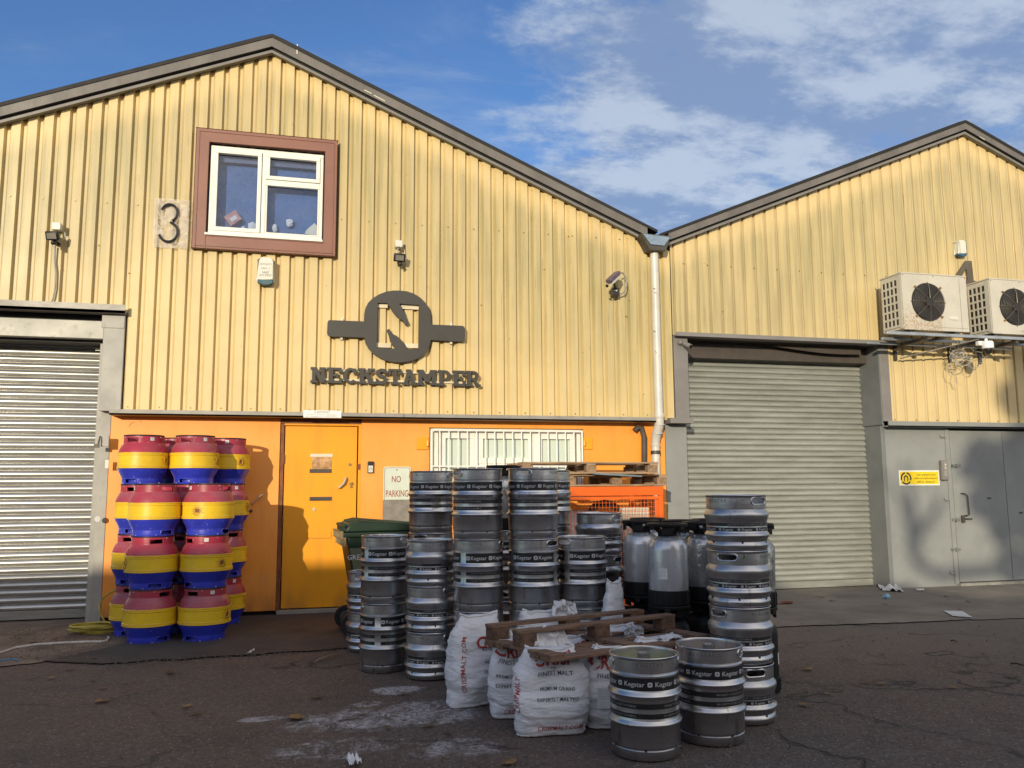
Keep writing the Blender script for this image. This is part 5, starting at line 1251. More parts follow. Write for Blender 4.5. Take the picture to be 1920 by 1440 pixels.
# ---------------------------------------------------------------- foil kegs with black plastic ends
GF = 'foil kegs with black plastic grips'
def foil_keg(bodymat='silver'):
    e = empty('foil_keg', (0, 0, 0), 'x', 'keg', GF)
    # black base cup with vertical ribs
    mb = MB().lathe([(.10, .0), (.140, .0), (.146, .006), (.148, .04), (.147, .100), (.141, .104), (.135, .100)], 40, capt=False)
    for k in range(20): a = 2*pi*k/20; mb.bar((.147*sin(a), -.147*cos(a), .01), (.148*sin(a), -.148*cos(a), .09), .005, .006)
    mb.build('base_cup', 'kblack', e)
    pr = [(.138, .08), (.141, .105), (.142, .19), (.142, .385), (.139, .410), (.130, .436), (.112, .460), (.085, .476), (.05, .485), (.02, .488)]
    mb = MB().lathe(pr, 40, capt=True)
    if bodymat == 'crinkle':
        mb.v = [tuple(Vector(p)*1+Vector((p[0], p[1], 0)).normalized()*.012*noise.noise(Vector(p)*22)) for p in mb.v]
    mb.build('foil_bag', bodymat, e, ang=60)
    # top grip: skirt with arms and flat handle ring
    mb = MB().lathe([(.058, .478), (.066, .474), (.068, .495), (.068, .520), (.062, .524), (.04, .526)], 32, capb=False)
    for k in range(4):
        a = k*pi/2+pi/4
        for da in (-.16, .16): mb.bar((.065*sin(a+da), -.065*cos(a+da), .505), (.128*sin(a+da), -.128*cos(a+da), .556), .016, .014)
        mb.bar((.126*sin(a)-.02*cos(a), -.126*cos(a)-.02*sin(a), .545), (.126*sin(a)+.02*cos(a), -.126*cos(a)+.02*sin(a), .545), .05, .03)
    mb.lathe([(.106, .548), (.146, .548), (.149, .553), (.149, .568), (.145, .573), (.108, .573), (.104, .568), (.106, .548)], 40, capb=False, capt=False)
    for k in range(4):
        a = k*pi/2; mb.bar((.128*sin(a)-.038*cos(a), -.128*cos(a)-.038*sin(a), .524), (.128*sin(a)+.038*cos(a), -.128*cos(a)+.038*sin(a), .524), .012, .055)
    mb.build('grip_ring', 'kblack', e, ang=35)
    MB().lathe([(.036, .520), (.036, .540), (.030, .545), (.001, .545)], 24).build('valve_cap', 'paper', e)
    s_ = MB()
    for i in range(5):
        a, b = -.50+i*.09, -.50+(i+1)*.09; s_.add([(.1432*sin(a), -.1432*cos(a), .185), (.1432*sin(b), -.1432*cos(b), .185), (.1432*sin(b), -.1432*cos(b), .262), (.1432*sin(a), -.1432*cos(a), .262)], [(0, 1, 2, 3)])
    st_ = s_.build('sticker', 'sign_white', e)
    t_ = MB()
    for i in range(6): cyl_text(t_, 'KEG 30L LOT 214', .252-i*.010, .1437, -.28, .007, 0)
    t_.build('lettering', 'ink_grey', st_)
    return e
FK = foil_keg('silver'); FK2 = foil_keg('crinkle'); FK3 = foil_keg('kblack'); used = {}  # last variant: black body painted in place of deep shade on lower kegs
HF = .575
def put_foil(src, x, y, z, rot, label, tilt=None):
    rz = atan2(-x, y)+radians(rot)
    if src.name not in used: used[src.name] = 1; o = src; o.location = (x, y, z); o.rotation_euler = (0, 0, rz); o['label'] = label
    else: o = copy_tree(src, (x, y, z), rz, label, GF)
    if tilt: o.rotation_euler = (radians(tilt[0]), radians(tilt[1]), rz)
    return o
FL = 'smooth foil keg'; FC = 'crinkled foil keg'
cols_ = [(2.585, 5.63, FK, FL, 'the front column, its sticker facing out', 0), (2.62, 6.20, FK, FL, 'the column beside the steel kegs', 80),
         (2.93, 6.12, FK2, FC, 'the column just behind the stickered foil keg', 120), (2.94, 5.78, FK2, FC, 'the column left of the four-high steel stack', 200),
         (3.24, 6.22, FK, FL, 'the rear column nearest the grey pillar', 30), (3.13, 5.38, FK2, FC, 'the column showing right of the four-high steel stack', 60), (2.86, 6.62, FK, FL, 'the rearmost column below the orange cage', 10)]
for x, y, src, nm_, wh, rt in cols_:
    put_foil(FK3, x, y, 0, rt+40, 'shade-painted foil keg, lower one of %s' % wh); put_foil(src, x, y, HF, rt, '%s, upper one of %s' % (nm_, wh))
put_foil(FK2, 2.90, 5.31, HF*.93, 20, 'tilted clear-wrapped foil keg leaning left of the four-high steel stack', (-6, 11))
put_foil(FK, 2.93, 5.30, -.03, 20, 'foil keg standing under the tilted one beside the steel stack')
put_foil(FK2, 1.76, 7.32, ztop_k, 0, 'foil keg standing highest at the back before the barred window')

# ---------------------------------------------------------------- malt sacks
def sack(x, y, rz, w_, t_, h_, label, seed, texts=(), lean=(0, 0), top='flap', fs=1.0):
    e = empty('malt_sack', (x, y, 0), label, 'sack', 'white malt sacks under the pallet', rz)
    def surf(u, v, off=0.0):
        # u angle 0 = front (-y), v 0..1 height
        if top == 'flap': k = 1.0 if v < .72 else 1-.28*((v-.72)/.28)**1.1
        else: k = 1.0
        bulge = (sin(pi*min(1, v*1.05+.05))**.45) if v < .9 else .62
        a = w_/2*(.90+.12*sin(pi*min(v*1.2, 1)))*k; b = t_/2*max(.16, (1.12*(1-v)**.55+.10) if v > .45 else (.80+.32*sin(pi*min(1, v/.55)))*.93)
        c_, s_ = cos(u), sin(u); ex = .62
        px_ = a*math.copysign(abs(s_)**ex, s_); py_ = -b*math.copysign(abs(c_)**ex, c_)
        n1_ = noise.noise(Vector((px_*7+seed, py_*7, v*5)))*.022+noise.noise(Vector((px_*9, py_*9+seed, v*14)))*.009+.0065*abs(noise.noise(Vector((px_*11+seed, py_*11, v*34+px_*9))))+.004*noise.noise(Vector((px_*34, py_*34, v*40)))
        d = 1+(n1_+off)/max(.08, hypot(px_, py_))
        return Vector((px_*d+lean[0]*v*v, py_*d+lean[1]*v*v, .002+h_*(v-.02*cos(2*u)*v)+.02*noise.noise(Vector((u*2, v, seed)))*v))
    nu, nv = 90, 80; mb = MB()
    for j in range(nv+1):
        for i in range(nu): mb.v.append(tuple(surf(2*pi*i/nu, j/nv)))
    for j in range(nv):
        for i in range(nu): a = j*nu+i; b = j*nu+(i+1) % nu; mb.f.append((a, b, b+nu, a+nu))
    mb.f.append(tuple(range(nu))[::-1]); mb.f.append(tuple(nv*nu+i for i in range(nu)))
    bd = mb.build('sack_body', 'sack', e, ang=80)
    # stitched folded top seam
    mt = MB(); pts = [surf(2*pi*i/24, 1.0)+Vector((0, 0, .004)) for i in range(24)]
    mt.tube([p*1 for p in pts], .006, 5, True); mt.build('sewn_edge', 'paper', bd)
    # text on the front: x measured in metres along the width, z height
    def tp(a_, z_):
        v = max(0.02, min(.98, z_/h_)); s_ = max(-.999, min(.999, a_/(w_/2)))
        u = math.asin(math.copysign(abs(s_)**(1/.62), s_)); return surf(u, v, .004)
    for m_, items in texts:
        mb = MB()
        for s_, cx_, cz_, size, kw in items:
            vert = kw.pop('vert', False) if isinstance(kw, dict) else False; kw = dict(kw)
            vv, ff = text2d(s_, res=kw.get('res', 2), bold=kw.get('bold', .0), xs=kw.get('xs', 1), spacing=kw.get('spacing', 1.05))
            bm = bmesh.new(); bv = [bm.verts.new((p[0]*size, p[1]*size, 0)) for p in vv]
            for f in ff:
                try: bm.faces.new([bv[i] for i in f])
                except Exception: pass
            for _ in range(2):
                ed = [q for q in bm.edges if q.calc_length() > .012]
                if ed: bmesh.ops.subdivide_edges(bm, edges=ed, cuts=1)
            bmesh.ops.triangulate(bm, faces=bm.faces[:])
            bm.verts.ensure_lookup_table(); bm.verts.index_update()
            V = []
            for q in bm.verts:
                a_, b_ = (q.co.x, q.co.y) if not vert else (-q.co.y, q.co.x)
                V.append(tuple(tp(cx_+a_, cz_+b_)))
            mb.add(V, [tuple(q.index for q in f.verts) for f in bm.faces]); bm.free()
        mb.build('printed_lettering', m_, bd)
    return e
def navy(cx_, z_, k=1.0): return ('ink_navy', [('THE', cx_-.01, z_+.055*k, .022*k, {'bold': .01}), ('FINEST MALT', cx_, z_+.028*k, .036*k, {'bold': .008}), ('PREMIUM GRAINS', cx_, z_-.055*k, .029*k, {'bold': .008, 'xs': .86}), ('EXPERTLY MALTED', cx_, z_-.110*k, .029*k, {'bold': .008, 'xs': .86})])
def redlogo(cx_, z_, k=1.0, url=True): return ('ink_red', [('CRISP', cx_, z_, .105*k, {'bold': .03, 'xs': 1.05, 'res': 4})]+([('CRISPMALT.COM', .04, .045, .036, {'bold': .006})] if url else []))
sack(1.44, 4.82, radians(-6), .44, .25, .47, 'plump white sack at the front under the pallet corner, red web address along its foot', 11,
     [redlogo(.02, .425), navy(.02, .315), ('ink_red', [('CRISPMALT', -.195, .23, .036, {'vert': True, 'bold': .008})])])
sack(1.15, 5.57, radians(14), .42, .24, .565, 'tall upright white sack at the left, red web address running up its side', 23,
     [redlogo(.10, .40, 1.0, False), navy(.11, .33), ('ink_red', [('CRISPMALT.COM', -.135, .27, .044, {'vert': True, 'bold': .008}), ('CRISP', .09, .05, .038, {})])], lean=(.02, 0))
sack(1.34, 5.22, radians(-4), .36, .24, .45, 'slumped white sack squeezed between the tall left one and the plump front one', 37,
     [redlogo(-.03, .40), navy(-.03, .31)], lean=(.0, -.01))
dtx = [redlogo(-.06, .37, 1.0, False), navy(-.02, .27)]
sd = sack(1.86, 4.86, radians(-3), .40, .24, .45, 'white sack with a stuck-on paper label, tight behind the front kegs', 41, dtx)
MB().box(-.155, -.045, -.142, -.139, .13, .25).build('paper_label', 'paper', sd)
mb = MB()
for i in range(5): put_text(mb, 'Crushed Pale Malt 25 kg', lambda a, b: (-.10+a*.0095, -.1425, .235-i*.012+b*.0095), res=0)
mb.build('lettering', 'ink_grey', sd)
sack(2.20, 5.02, radians(8), .40, .24, .46, 'white sack under the right front of the pallet, beside the four-high steel stack', 53, [redlogo(0, .36, 1, False)])
sack(1.73, 5.26, radians(4), .40, .26, .45, 'white sack in the middle under the pallet slats', 59, [redlogo(0, .38, 1, False)])
sack(2.10, 5.46, radians(-5), .40, .24, .47, 'white sack under the back right of the pallet', 67, [])
sack(1.63, 5.66, radians(6), .40, .24, .56, 'white sack standing just behind the pallet, before the middle keg stack', 71, [])
sack(2.22, 5.80, radians(20), .20, .16, .72, 'narrow white sack with a tall twisted neck, before the stickered foil keg', 79, [], lean=(.03, .02))
# loose folded sack tops poking through the slats
def flap(x, y, z, w_, h_, rz, seed, label, lean=.1):
    mb = MB(); nu, nv = 40, 22
    for s_ in (0, 1):
        for j in range(nv+1):
            for i in range(nu+1):
                u, v = i/nu-.5, j/nv; zz = h_*v*(1-.35*abs(u)*(1+.6*sin(seed+u*4)))
                yy = lean*v*v+.045*noise.noise(Vector((u*6+seed, v*2.2, 0)))+.014*noise.noise(Vector((u*13+v*4, v*4, seed)))+(.004 if s_ else -.002)
                q = Matrix.Rotation(rz, 3, 'Z') @ Vector((u*w_*(1-.15*v), yy, zz)); mb.v.append((x+q.x, y+q.y, z+q.z))
    N1 = (nu+1)*(nv+1)
    for s_ in (0, 1):
        for j in range(nv):
            for i in range(nu):
                a = s_*N1+j*(nu+1)+i; f = (a, a+1, a+nu+2, a+nu+1); mb.f.append(f if not s_ else f[::-1])
    for i in range(nu): a = nv*(nu+1)+i; mb.f.append((a, a+1, a+1+N1, a+N1))
    tag(mb.build('sack_flap', 'sack', ang=80), label, 'sack top', 'loose sack tops poking through the pallet')
flap(1.50, 4.98, .42, .32, .15, .45, 1.0, 'big folded white sack top over the front slats, pointed up to the right', .05)
flap(1.36, 5.24, .43, .30, .10, .1, 2.2, 'crumpled white sack top printed faintly, between the two pallet runners at left', .03)
flap(1.90, 5.18, .43, .17, .06, .2, 3.1, 'low rounded white sack top between the right-hand slats', .02)
flap(2.18, 5.32, .43, .15, .06, -.1, 4.4, 'small white sack top behind the right cross board', .02)
flap(2.30, 4.98, .43, .20, .05, .2, 5.3, 'flat white sack top on the right corner slats by the steel stack', .02)
flap(1.78, 5.60, .52, .20, .12, .2, 6.8, 'white sack top standing behind the back runner, at its middle', .0)

# ---------------------------------------------------------------- pallets
def pallet(name, loc, rz, Lx, Wy, label, wm, bm_, upside=False, missing=(), slats=7, tilt=None):
    e = empty(name, loc, label, 'pallet', None, rz)
    if tilt: e.rotation_euler = (tilt[0], tilt[1], rz)
    sgn = -1 if upside else 1; Hh = .134
    def zz(a, b): return (a, b) if not upside else (Hh-b, Hh-a)
    sw = Wy/(slats*1.42)
    for k in range(slats):
        y = sw/2+(Wy-sw)*k/(slats-1); a, b = zz(.114, .133); ww = sw*(1.25 if k in (0, slats-1) else 1)
        y = min(max(y, ww/2), Wy-ww/2); j = R.uniform(-.006, .006)
        if ('slat', k) in missing: continue
        MB().box(0+j, Lx+j, y-ww/2, y+ww/2, a, b).build('slat', wm, e, bevel=.002)
    for k, x in enumerate((.05, Lx/2, Lx-.05)):
        a, b = zz(.094, .1135); MB().box(x-.05, x+.05, .003, Wy-.003, a, b).build('cross_board', wm, e, bevel=.002)
    for r_, y in enumerate((.05, Wy/2, Wy-.05)):
        if ('runner', r_) in missing: continue
        a, b = zz(.0, .019); MB().box(0, Lx, y-.045, y+.045, a, b).build('runner', wm, e, bevel=.002)
        for x in (.065, Lx/2, Lx-.065):
            a, b = zz(.0195, .0935); MB().box(x-.06, x+.06, y-.045, y+.045, a, b).build('block', bm_, e, bevel=.003)
    return e
rz = radians(19)
v0 = Vector((sin(rz), -cos(rz), 0))
B0 = Vector((1.145, 5.27, .425)); o0 = B0+v0*.72
pallet('wooden_pallet', (o0.x, o0.y, .435), rz, 1.27, .72, 'dark brown pallet lying upside down on the malt sacks, its front runner gone', 'wood_dark', 'wood_block_d', True, {('runner', 0), ('slat', 3)}, 6, (radians(-1.0), radians(.5)))
pallet('wooden_pallet', (2.86, 8.86, 1.418), radians(1), 1.24, .80, 'sunlit weathered pallet lying on the orange cage, under another pallet', 'wood_pale', 'wood_block', False, (), 7)
pallet('wooden_pallet', (2.34, 8.80, 1.556), radians(-1.2), 1.60, .80, 'sunlit topmost pallet before the barred window, above the orange cage', 'wood_pale', 'wood_block', False, {('slat', 2)}, 7)
a = G(1120, 892, 1.56)
x0, z0 = W(1115, 890, 8.75); x1, z1 = W(1205, 893, 8.75)
tag(MB().obox(((x0+x1)/2, 8.82, z0-.004), (x1-x0, .12, .018), Matrix.Rotation(radians(3), 3, 'Y')).build('loose_board', mat('blue_grey_painted_board', (.18, .24, .27), .6), bevel=.003), 'blue-grey loose board wedged between the two sunlit pallets', 'board')

# ---------------------------------------------------------------- orange cage (stillage) and what is in it
e = empty('mesh_cage', (3.4, 9.2, 0), 'bright orange steel mesh cage with rubbish inside, in front of the drainpipe', 'stillage cage')
cx0, cx1, cy0, cy1, cz1 = 2.80, 4.005, 8.80, 9.72, 1.41
for x in (cx0, cx1-.05):
    for y in (cy0, cy1-.05): P(MB().box(x, x+.05, y, y+.05, 0, cz1), 'corner_post', 'crate', e, bevel=.004)
P(MB().box(cx0, cx1, cy0-.006, cy0+.02, cz1-.10, cz1+.002).box(cx0, cx1, cy1-.02, cy1, cz1-.10, cz1).box(cx0, cx0+.02, cy0, cy1, cz1-.1, cz1-.002).box(cx1-.02, cx1+.006, cy0, cy1, cz1-.1, cz1-.002), 'top_rail', 'crate', e, bevel=.003)
P(MB().box(cx0+.05, cx1-.05, cy0+.0, cy0+.02, cz1-.145, cz1-.11).box(cx1-.10, cx1-.055, cy0, cy0+.02, .2, cz1-.15), 'front_rail', 'crate', e, bevel=.003)
P(MB().box(cx0, cx1, cy0, cy1, .10, .14), 'cage_floor', 'crate', e)
mb = MB()
for k in range(26):
    x = cx0+.05+(cx1-cx0-.15)*k/25; mb.cyl((x, cy0+.012, .15), (x, cy0+.012, cz1-.14), .0028, 5)
for k in range(24): z = .18+.05*k; mb.cyl((cx0+.04, cy0+.012, z), (cx1-.09, cy0+.012, z), .0028, 5)
P(mb, 'mesh_front', 'crate', e)
mb = MB()
for k in range(18): y = cy0+.05+(cy1-cy0-.1)*k/17; mb.cyl((cx1-.02, y, .15), (cx1-.02, y, cz1-.1), .0028, 5); mb.cyl((cx0+.02, y, .15), (cx0+.02, y, cz1-.1), .0028, 5)
for k in range(24): z = .18+.05*k; mb.cyl((cx1-.02, cy0, z), (cx1-.02, cy1, z), .0028, 5)
P(mb, 'mesh_side', 'crate', e)
mb = MB()
for r_ in (.17, .19, .21, .23): mb.ring((3.42, 9.15, 1.02), (0.2, 1, .1), r_, .012, 36, 6)
tag(mb.build('hose_coil', 'reel'), 'black hose coil with a white stripe inside the orange cage', 'hose coil')
tag(MB().box(3.58, 3.92, 9.0, 9.25, .8, 1.17).build('foam_box', 'wbox', bevel=.01), 'cream ribbed foam box at the right inside the orange cage', 'box')
tag(MB().box(3.0, 3.35, 9.1, 9.5, .8, 1.13).build('plastic_crate', 'paper', bevel=.01), 'white box at the left inside the orange cage', 'box')
mb = MB().sphere((0, 0, 0), 1, 16, 10); mb.v = [(3.42+p[0]*.16*(1+.3*noise.noise(Vector(p)*3)), 9.0+p[1]*.12, .92+p[2]*.13*(1+.3*noise.noise(Vector(p)*3))) for p in mb.v]
tag(mb.build('rag_bundle', 'beads'), 'speckled multicoloured bundle in the middle of the orange cage', 'rags')
mb = MB().sphere((0, 0, 0), 1, 20, 12); mb.v = [(3.35+p[0]*.5*(1+.25*noise.noise(Vector(p)*2.5)), 9.35+p[1]*.25, .58+p[2]*.40*(1+.35*noise.noise(Vector(p)*3))) for p in mb.v]
tag(mb.build('rubbish_bag', 'rubber'), 'black bin bag filling the bottom of the orange cage', 'bin bag')

# ---------------------------------------------------------------- wheeled bin
def bin_():
    e = empty('wheeled_bin', (.42, 8.2, 0), 'dark green wheeled bin with worn white lettering, between the door and the kegs', 'wheelie bin', None, radians(4))
    L_, D_, H_ = .86, .60, 1.0
    V = []
    for z, ix, iy in ((.10, .16, .07), (.30, .12, .055), (.88, .02, .01), (.96, 0, 0)):
        V.append([(ix, iy, z), (L_-ix*.6, iy, z), (L_-ix*.6, D_-iy, z), (ix, D_-iy, z)])
    mb = MB(); mb.v = [p for r_ in V for p in r_]
    for j in range(3):
        for i in range(4): a = j*4+i; b = j*4+(i+1) % 4; mb.f.append((a, b, b+4, a+4))
    mb.f += [(3, 2, 1, 0), (12, 13, 14, 15)]
    body = mb.build('bin_body', 'bin', e, bevel=.02, ang=40)
    # rim collar + comb ribs on the wheel side
    MB().box(-.03, L_+.02, -.03, D_+.03, .945, .99).build('bin_rim', 'bin', e, bevel=.008)
    mb = MB()
    for k in range(17): y = -.02+k*(D_+.03)/16; mb.box(-.055, -.028, y, y+.010, .93-.0, .99); mb.box(-.03, .0, y, y+.010, .86, .945)
    mb.box(-.06, -.03, -.03, D_+.03, .985, 1.0).box(-.056, -.03, -.03, D_+.03, .925, .937)
    mb.build('handle_comb', mat('sun_tinted_green_plastic', (.36, .27, .14), .5), e)  # warm sunlight on the comb painted into its lighter colour
    # lid
    mb = MB().prism([[(-.015, .995), (.03, 1.075), (.12, 1.10), (L_*.6, 1.075), (L_+.03, 1.02), (L_+.03, .995)]], -.035, D_+.035)
    lid = mb.build('lid', 'bin', e, bevel=.012)
    mb = MB()
    for y in (.08, .2, .32, .44, .54): mb.bar((.04, y, 1.085), (.14, y, 1.106), .02, .02).bar((.14, y, 1.108), (L_*.95, y, 1.046), .02, .012)
    mb.build('lid_ribs', 'bin', lid)
    mb = MB()
    for y in (.05, .16, .27, .38, .5): mb.box(-.03, .02, y, y+.012, 1.0, 1.07)
    mb.cyl((-.02, .0, 1.05), (-.02, D_, 1.05), .012, 10)
    mb.build('lid_hinge', 'bin', lid)
    for y in (.03, D_-.03):
        w_ = MB().lathe([(.03, -.028), (.112, -.028), (.118, -.02), (.118, .02), (.112, .028), (.03, .028)], 28).move(Matrix.Translation((.085, y, .118)) @ Matrix.Rotation(radians(90), 4, 'X')).build('wheel', 'tyre', e)
        MB().lathe([(.01, -.031), (.06, -.031), (.065, -.028), (.065, .028), (.06, .031), (.01, .031)], 20).move(Matrix.Translation((.085, y, .118)) @ Matrix.Rotation(radians(90), 4, 'X')).build('rim', 'dark_steel', w_)
    MB().cyl((.085, 0, .118), (.085, D_, .118), .012, 8).build('axle', 'dark_steel', e)
    # sticker and lettering on the long side near the wheels
    def face(x, z): k = (z-.30)/.58; return (x, .055-.045*k-.006, z)
    s_ = MB().add([face(.14, .36), face(.50, .36), face(.52, .84), face(.035, .84)], [(0, 1, 2, 3)]).build('side_sticker', 'bin_label', e)
    mb = MB()
    for t_, z, sz in (('GREENVALE', .75, .07), ('environment', .62, .07), ('0800 640', .48, .075)): put_text(mb, t_, lambda a, b: (lambda q: (q[0], q[1]-.003, q[2]))(face(.20+a*sz, z+b*sz)), res=1)
    mb.build('lettering', 'paper', s_)
bin_()

# ---------------------------------------------------------------- hoses, cables
mb = MB(); X, Y_ = G(190, 1188); Rh = random.Random(5)
pts = []
for i in range(110):
    a = i*2*pi/16; r_ = .20+.05*sin(i*.37)+.02*Rh.random(); pts.append((X+.04*sin(i*.11)+r_*1.05*cos(a), Y_+.02+r_*.75*sin(a), .012+.0007*i+.01*Rh.random()))
up = [(205, 1178, 9.55), (196, 1165, 9.62), (188, 1150, 9.66), (186, 1135, 9.68), (192, 1122, 9.70), (205, 1112, 9.72), (218, 1106, 9.72)]
for px_, py_, yy in up:
    x, z = W(px_, py_, yy); pts.append((x, yy, max(.02, z)))
tag(mb.tube(pts, .010, 8).build('garden_hose', 'hose_y'), 'coiled yellow hose by the cask stacks, one end rising up the wall', 'hose')
mb = MB(); pts = []
for px_, py_ in ((-60, 1246), (0, 1227), (30, 1217), (70, 1211), (120, 1208), (165, 1206), (190, 1206), (200, 1204), (204, 1200), (203, 1197)): x, y = G(px_, py_); pts.append((x, y, .014))
tag(mb.tube(pts, .011, 8).build('white_cable', 'hose_w'), 'dirty white cable lying along the ground at the left edge', 'cable')
mb = MB(); pts = []
for px_, py_ in ((-30, 1243), (0, 1241), (12, 1239), (25, 1238), (34, 1241)): x, y = G(px_, py_); pts.append((x, y, .010))
tag(mb.tube(pts, .006, 6).build('blue_cord', 'string'), 'short frayed blue cord on the ground at the left edge', 'cord')

# ---------------------------------------------------------------- litter
def sheet(name, quad, label, m='paper', amp=.02, seed=0, cat='paper'):
    q = [Vector((*G(*p), 0)) for p in quad]; mb = MB(); n_ = 12
    for s_ in (0, 1):
        for i in range(n_+1):
            for j in range(n_+1):
                u, v = i/n_, j/n_; p = q[0].lerp(q[1], u).lerp(q[3].lerp(q[2], u), v)
                z = .011+amp*abs(noise.noise(Vector((u*3+seed, v*3, seed)))*1.5)+amp*.3*abs(noise.noise(Vector((u*9, v*9, seed))))
                mb.v.append((p.x, p.y, z+(.0012 if s_ else 0)))
    M1 = (n_+1)**2
    for s_ in (0, 1):
        for i in range(n_):
            for j in range(n_):
                a = s_*M1+i*(n_+1)+j; f = (a, a+1, a+n_+2, a+n_+1); mb.f.append(f if s_ else f[::-1])
    tag(mb.build(name, m, ang=70), label, cat)
sheet('paper_sheet', ((1769, 1147), (1805, 1148), (1824, 1160), (1786, 1157)), 'flat white paper sheet lying alone on the concrete before the grey door', amp=.004, seed=1)
sheet('paper_sheet', ((1645, 1101), (1682, 1100), (1694, 1112), (1655, 1109)), 'crumpled white paper at the foot of the grey pillar', amp=.05, seed=2)
sheet('paper_scrap', ((1718, 1106), (1733, 1106), (1733, 1109), (1718, 1109)), 'small white scrap against the grey wall', amp=.01, seed=3)
sheet('paper_scrap', ((649, 1428), (672, 1424), (678, 1437), (655, 1440)), 'torn white scrap on the ground at the bottom edge', amp=.03, seed=6)
sheet('paper_scrap', ((465, 1215+12), (478, 1221), (476, 1224), (462, 1229)), 'white feather-like scrap on the dark ground below the casks', amp=.02, seed=7)
mb = MB().sphere((0, 0, 0), 1, 14, 9); x, y = G(1663, 1124); mb.v = [(x+p[0]*.045*(1+.6*noise.noise(Vector(p)*2.3)), y+p[1]*.04, .035+p[2]*.032*(1+.6*noise.noise(Vector(p)*2.7))) for p in mb.v]
tag(mb.build('crumpled_wrapper', mat('pale_blue_wrapper', (.30, .50, .62), .4), smooth=False), 'crumpled pale blue wrapper on the concrete before the grey pillar', 'wrapper')
def leaf(px_, py_, s_, m, label, group=None, rot=None):
    x, y = G(px_, py_); mb = MB(); a = R.uniform(0, 6) if rot is None else rot; n_ = 7
    for j in (-1, 0, 1):
        for i in range(n_):
            u = i/(n_-1); w_ = .34*sin(pi*u)**.8*(1+.25*noise.noise(Vector((u*6+px_, j, 0)))); p = Vector((u-.5, j*w_, .10*abs(j)*w_+.14*(u-.4)**2+.05*abs(noise.noise(Vector((px_, u*2, j))))))
            q = Matrix.Rotation(a, 3, 'Z') @ (p*s_); mb.v.append((x+q.x, y+q.y, .009+q.z))
    for j in range(2):
        for i in range(n_-1): b = j*n_+i; mb.f.append((b, b+1, b+n_+1, b+n_))
    mb.tube([Vector((x, y, .012))+Matrix.Rotation(a, 3, 'Z') @ Vector((-.5*s_, 0, 0)), Vector((x, y, .010))+Matrix.Rotation(a, 3, 'Z') @ Vector((-.85*s_, .06*s_, 0))], s_*.02, 4)
    return tag(mb.build('fallen_leaf', m), label, 'leaf', group)
leaf(192, 1316, .11, 'leaf_y', 'pale ochre leaf alone on the open ground at the left')
leaf(556, 1347, .14, 'leaf_y', 'large orange-brown leaf on the white stain')
leaf(955, 1432, .10, 'leaf_y', 'orange leaf at the bottom edge below the front sack')
leaf(1100, 1118, .01, 'leaf', 'tiny brown leaf hidden behind the kegs') if False else None
leaf(1475, 1132, .22, 'leaf_r', 'red dried leaf sprig on the concrete, right of the steel stack', rot=.5)
leaf(1541, 1121, .09, 'leaf_y', 'orange curled leaf on the concrete before the grey-green shutter')
leaf(1515, 1256, .10, 'leaf_y', 'ochre leaf on the asphalt right of the steel stack')
leaf(320, 1262, .10, 'leaf', 'dark curled leaf just below the cask stacks')
leaf(848, 1322, .10, 'leaf_y', 'brown leaf against the foot of the left malt sack')
ORD = ['leftmost', 'second from the left', 'third from the left', 'fourth from the left', 'fifth from the left', 'sixth from the left', 'seventh from the left', 'eighth from the left', 'ninth from the left', 'rightmost']
for x0_, x1_, y0_, y1_, n_, where in ((30, 640, 1255, 1340, 10, 'below the casks'), (20, 200, 1190, 1238, 8, 'round the hose'), (1490, 1900, 1190, 1350, 9, 'on the right asphalt'), (1460, 1880, 1118, 1160, 6, 'on the pale concrete'), (680, 840, 1300, 1420, 6, 'on the white stain')):
    xs_ = sorted(R.uniform(x0_, x1_) for _ in range(n_))
    for k, px_ in enumerate(xs_):
        nm_ = ORD[k] if k < n_-1 else 'rightmost'
        leaf(px_, R.uniform(y0_, y1_), R.uniform(.04, .085), R.choice(['leaf', 'leaf', 'leaf_y']), 'small dry leaf, %s of those %s' % (nm_, where), 'small dry leaves scattered on the ground')
for (a, b, label) in (((592, 1242), (640, 1228), 'pale broken stick lying left of the steel kegs'), ((1895, 1247), (1925, 1252), 'dark stick on the asphalt at the right edge'), ((1783, 1204), (1796, 1206), 'short dark twig in the middle of the right-hand asphalt')):
    p, q = G(*a), G(*b); tag(MB().tube([(p[0], p[1], .012), ((p[0]+q[0])/2, (p[1]+q[1])/2+.015, .02), (q[0], q[1], .012)], [.008, .007, .004], 6).build('fallen_twig', 'twig' if 'pale' in label else 'bark'), label, 'twig')
# fine grit
mb = MB(); Rg = random.Random(9)
for k in range(2600):
    if k % 4 == 0: px_, py_ = Rg.uniform(0, 1920), 1170+270*Rg.random()**1.2
    elif k % 4 == 1: px_, py_ = Rg.uniform(20, 210), Rg.uniform(1180, 1240)
    elif k % 4 == 2: t_ = Rg.random(); px_, py_ = 200+460*t_, 1244-28*t_+Rg.gauss(0, 4)
    else: px_, py_ = Rg.uniform(600, 1000), Rg.uniform(1260, 1440)
    x, y = G(px_, py_); s_ = Rg.uniform(.003, .010)*(1 if k % 9 else 1.7); a = Rg.uniform(0, 3)
    if y > 9.8: continue
    mb.add([(x+s_*cos(a), y+s_*sin(a), .004), (x+s_*cos(a+2.1), y+s_*sin(a+2.1), .004), (x+s_*.8*cos(a+4.2), y+s_*.8*sin(a+4.2), .004), (x, y, .006+s_*.7)], [(0, 1, 3), (1, 2, 3), (2, 0, 3)])
o = mb.build('loose_grit', mat('mixed_grit', (.16, .13, .10), .9, 0, .4, 60, c2=(.05, .04, .035)), smooth=False); tag(o, 'fine grit and crumbs scattered over the ground', 'grit'); o['kind'] = 'stuff'

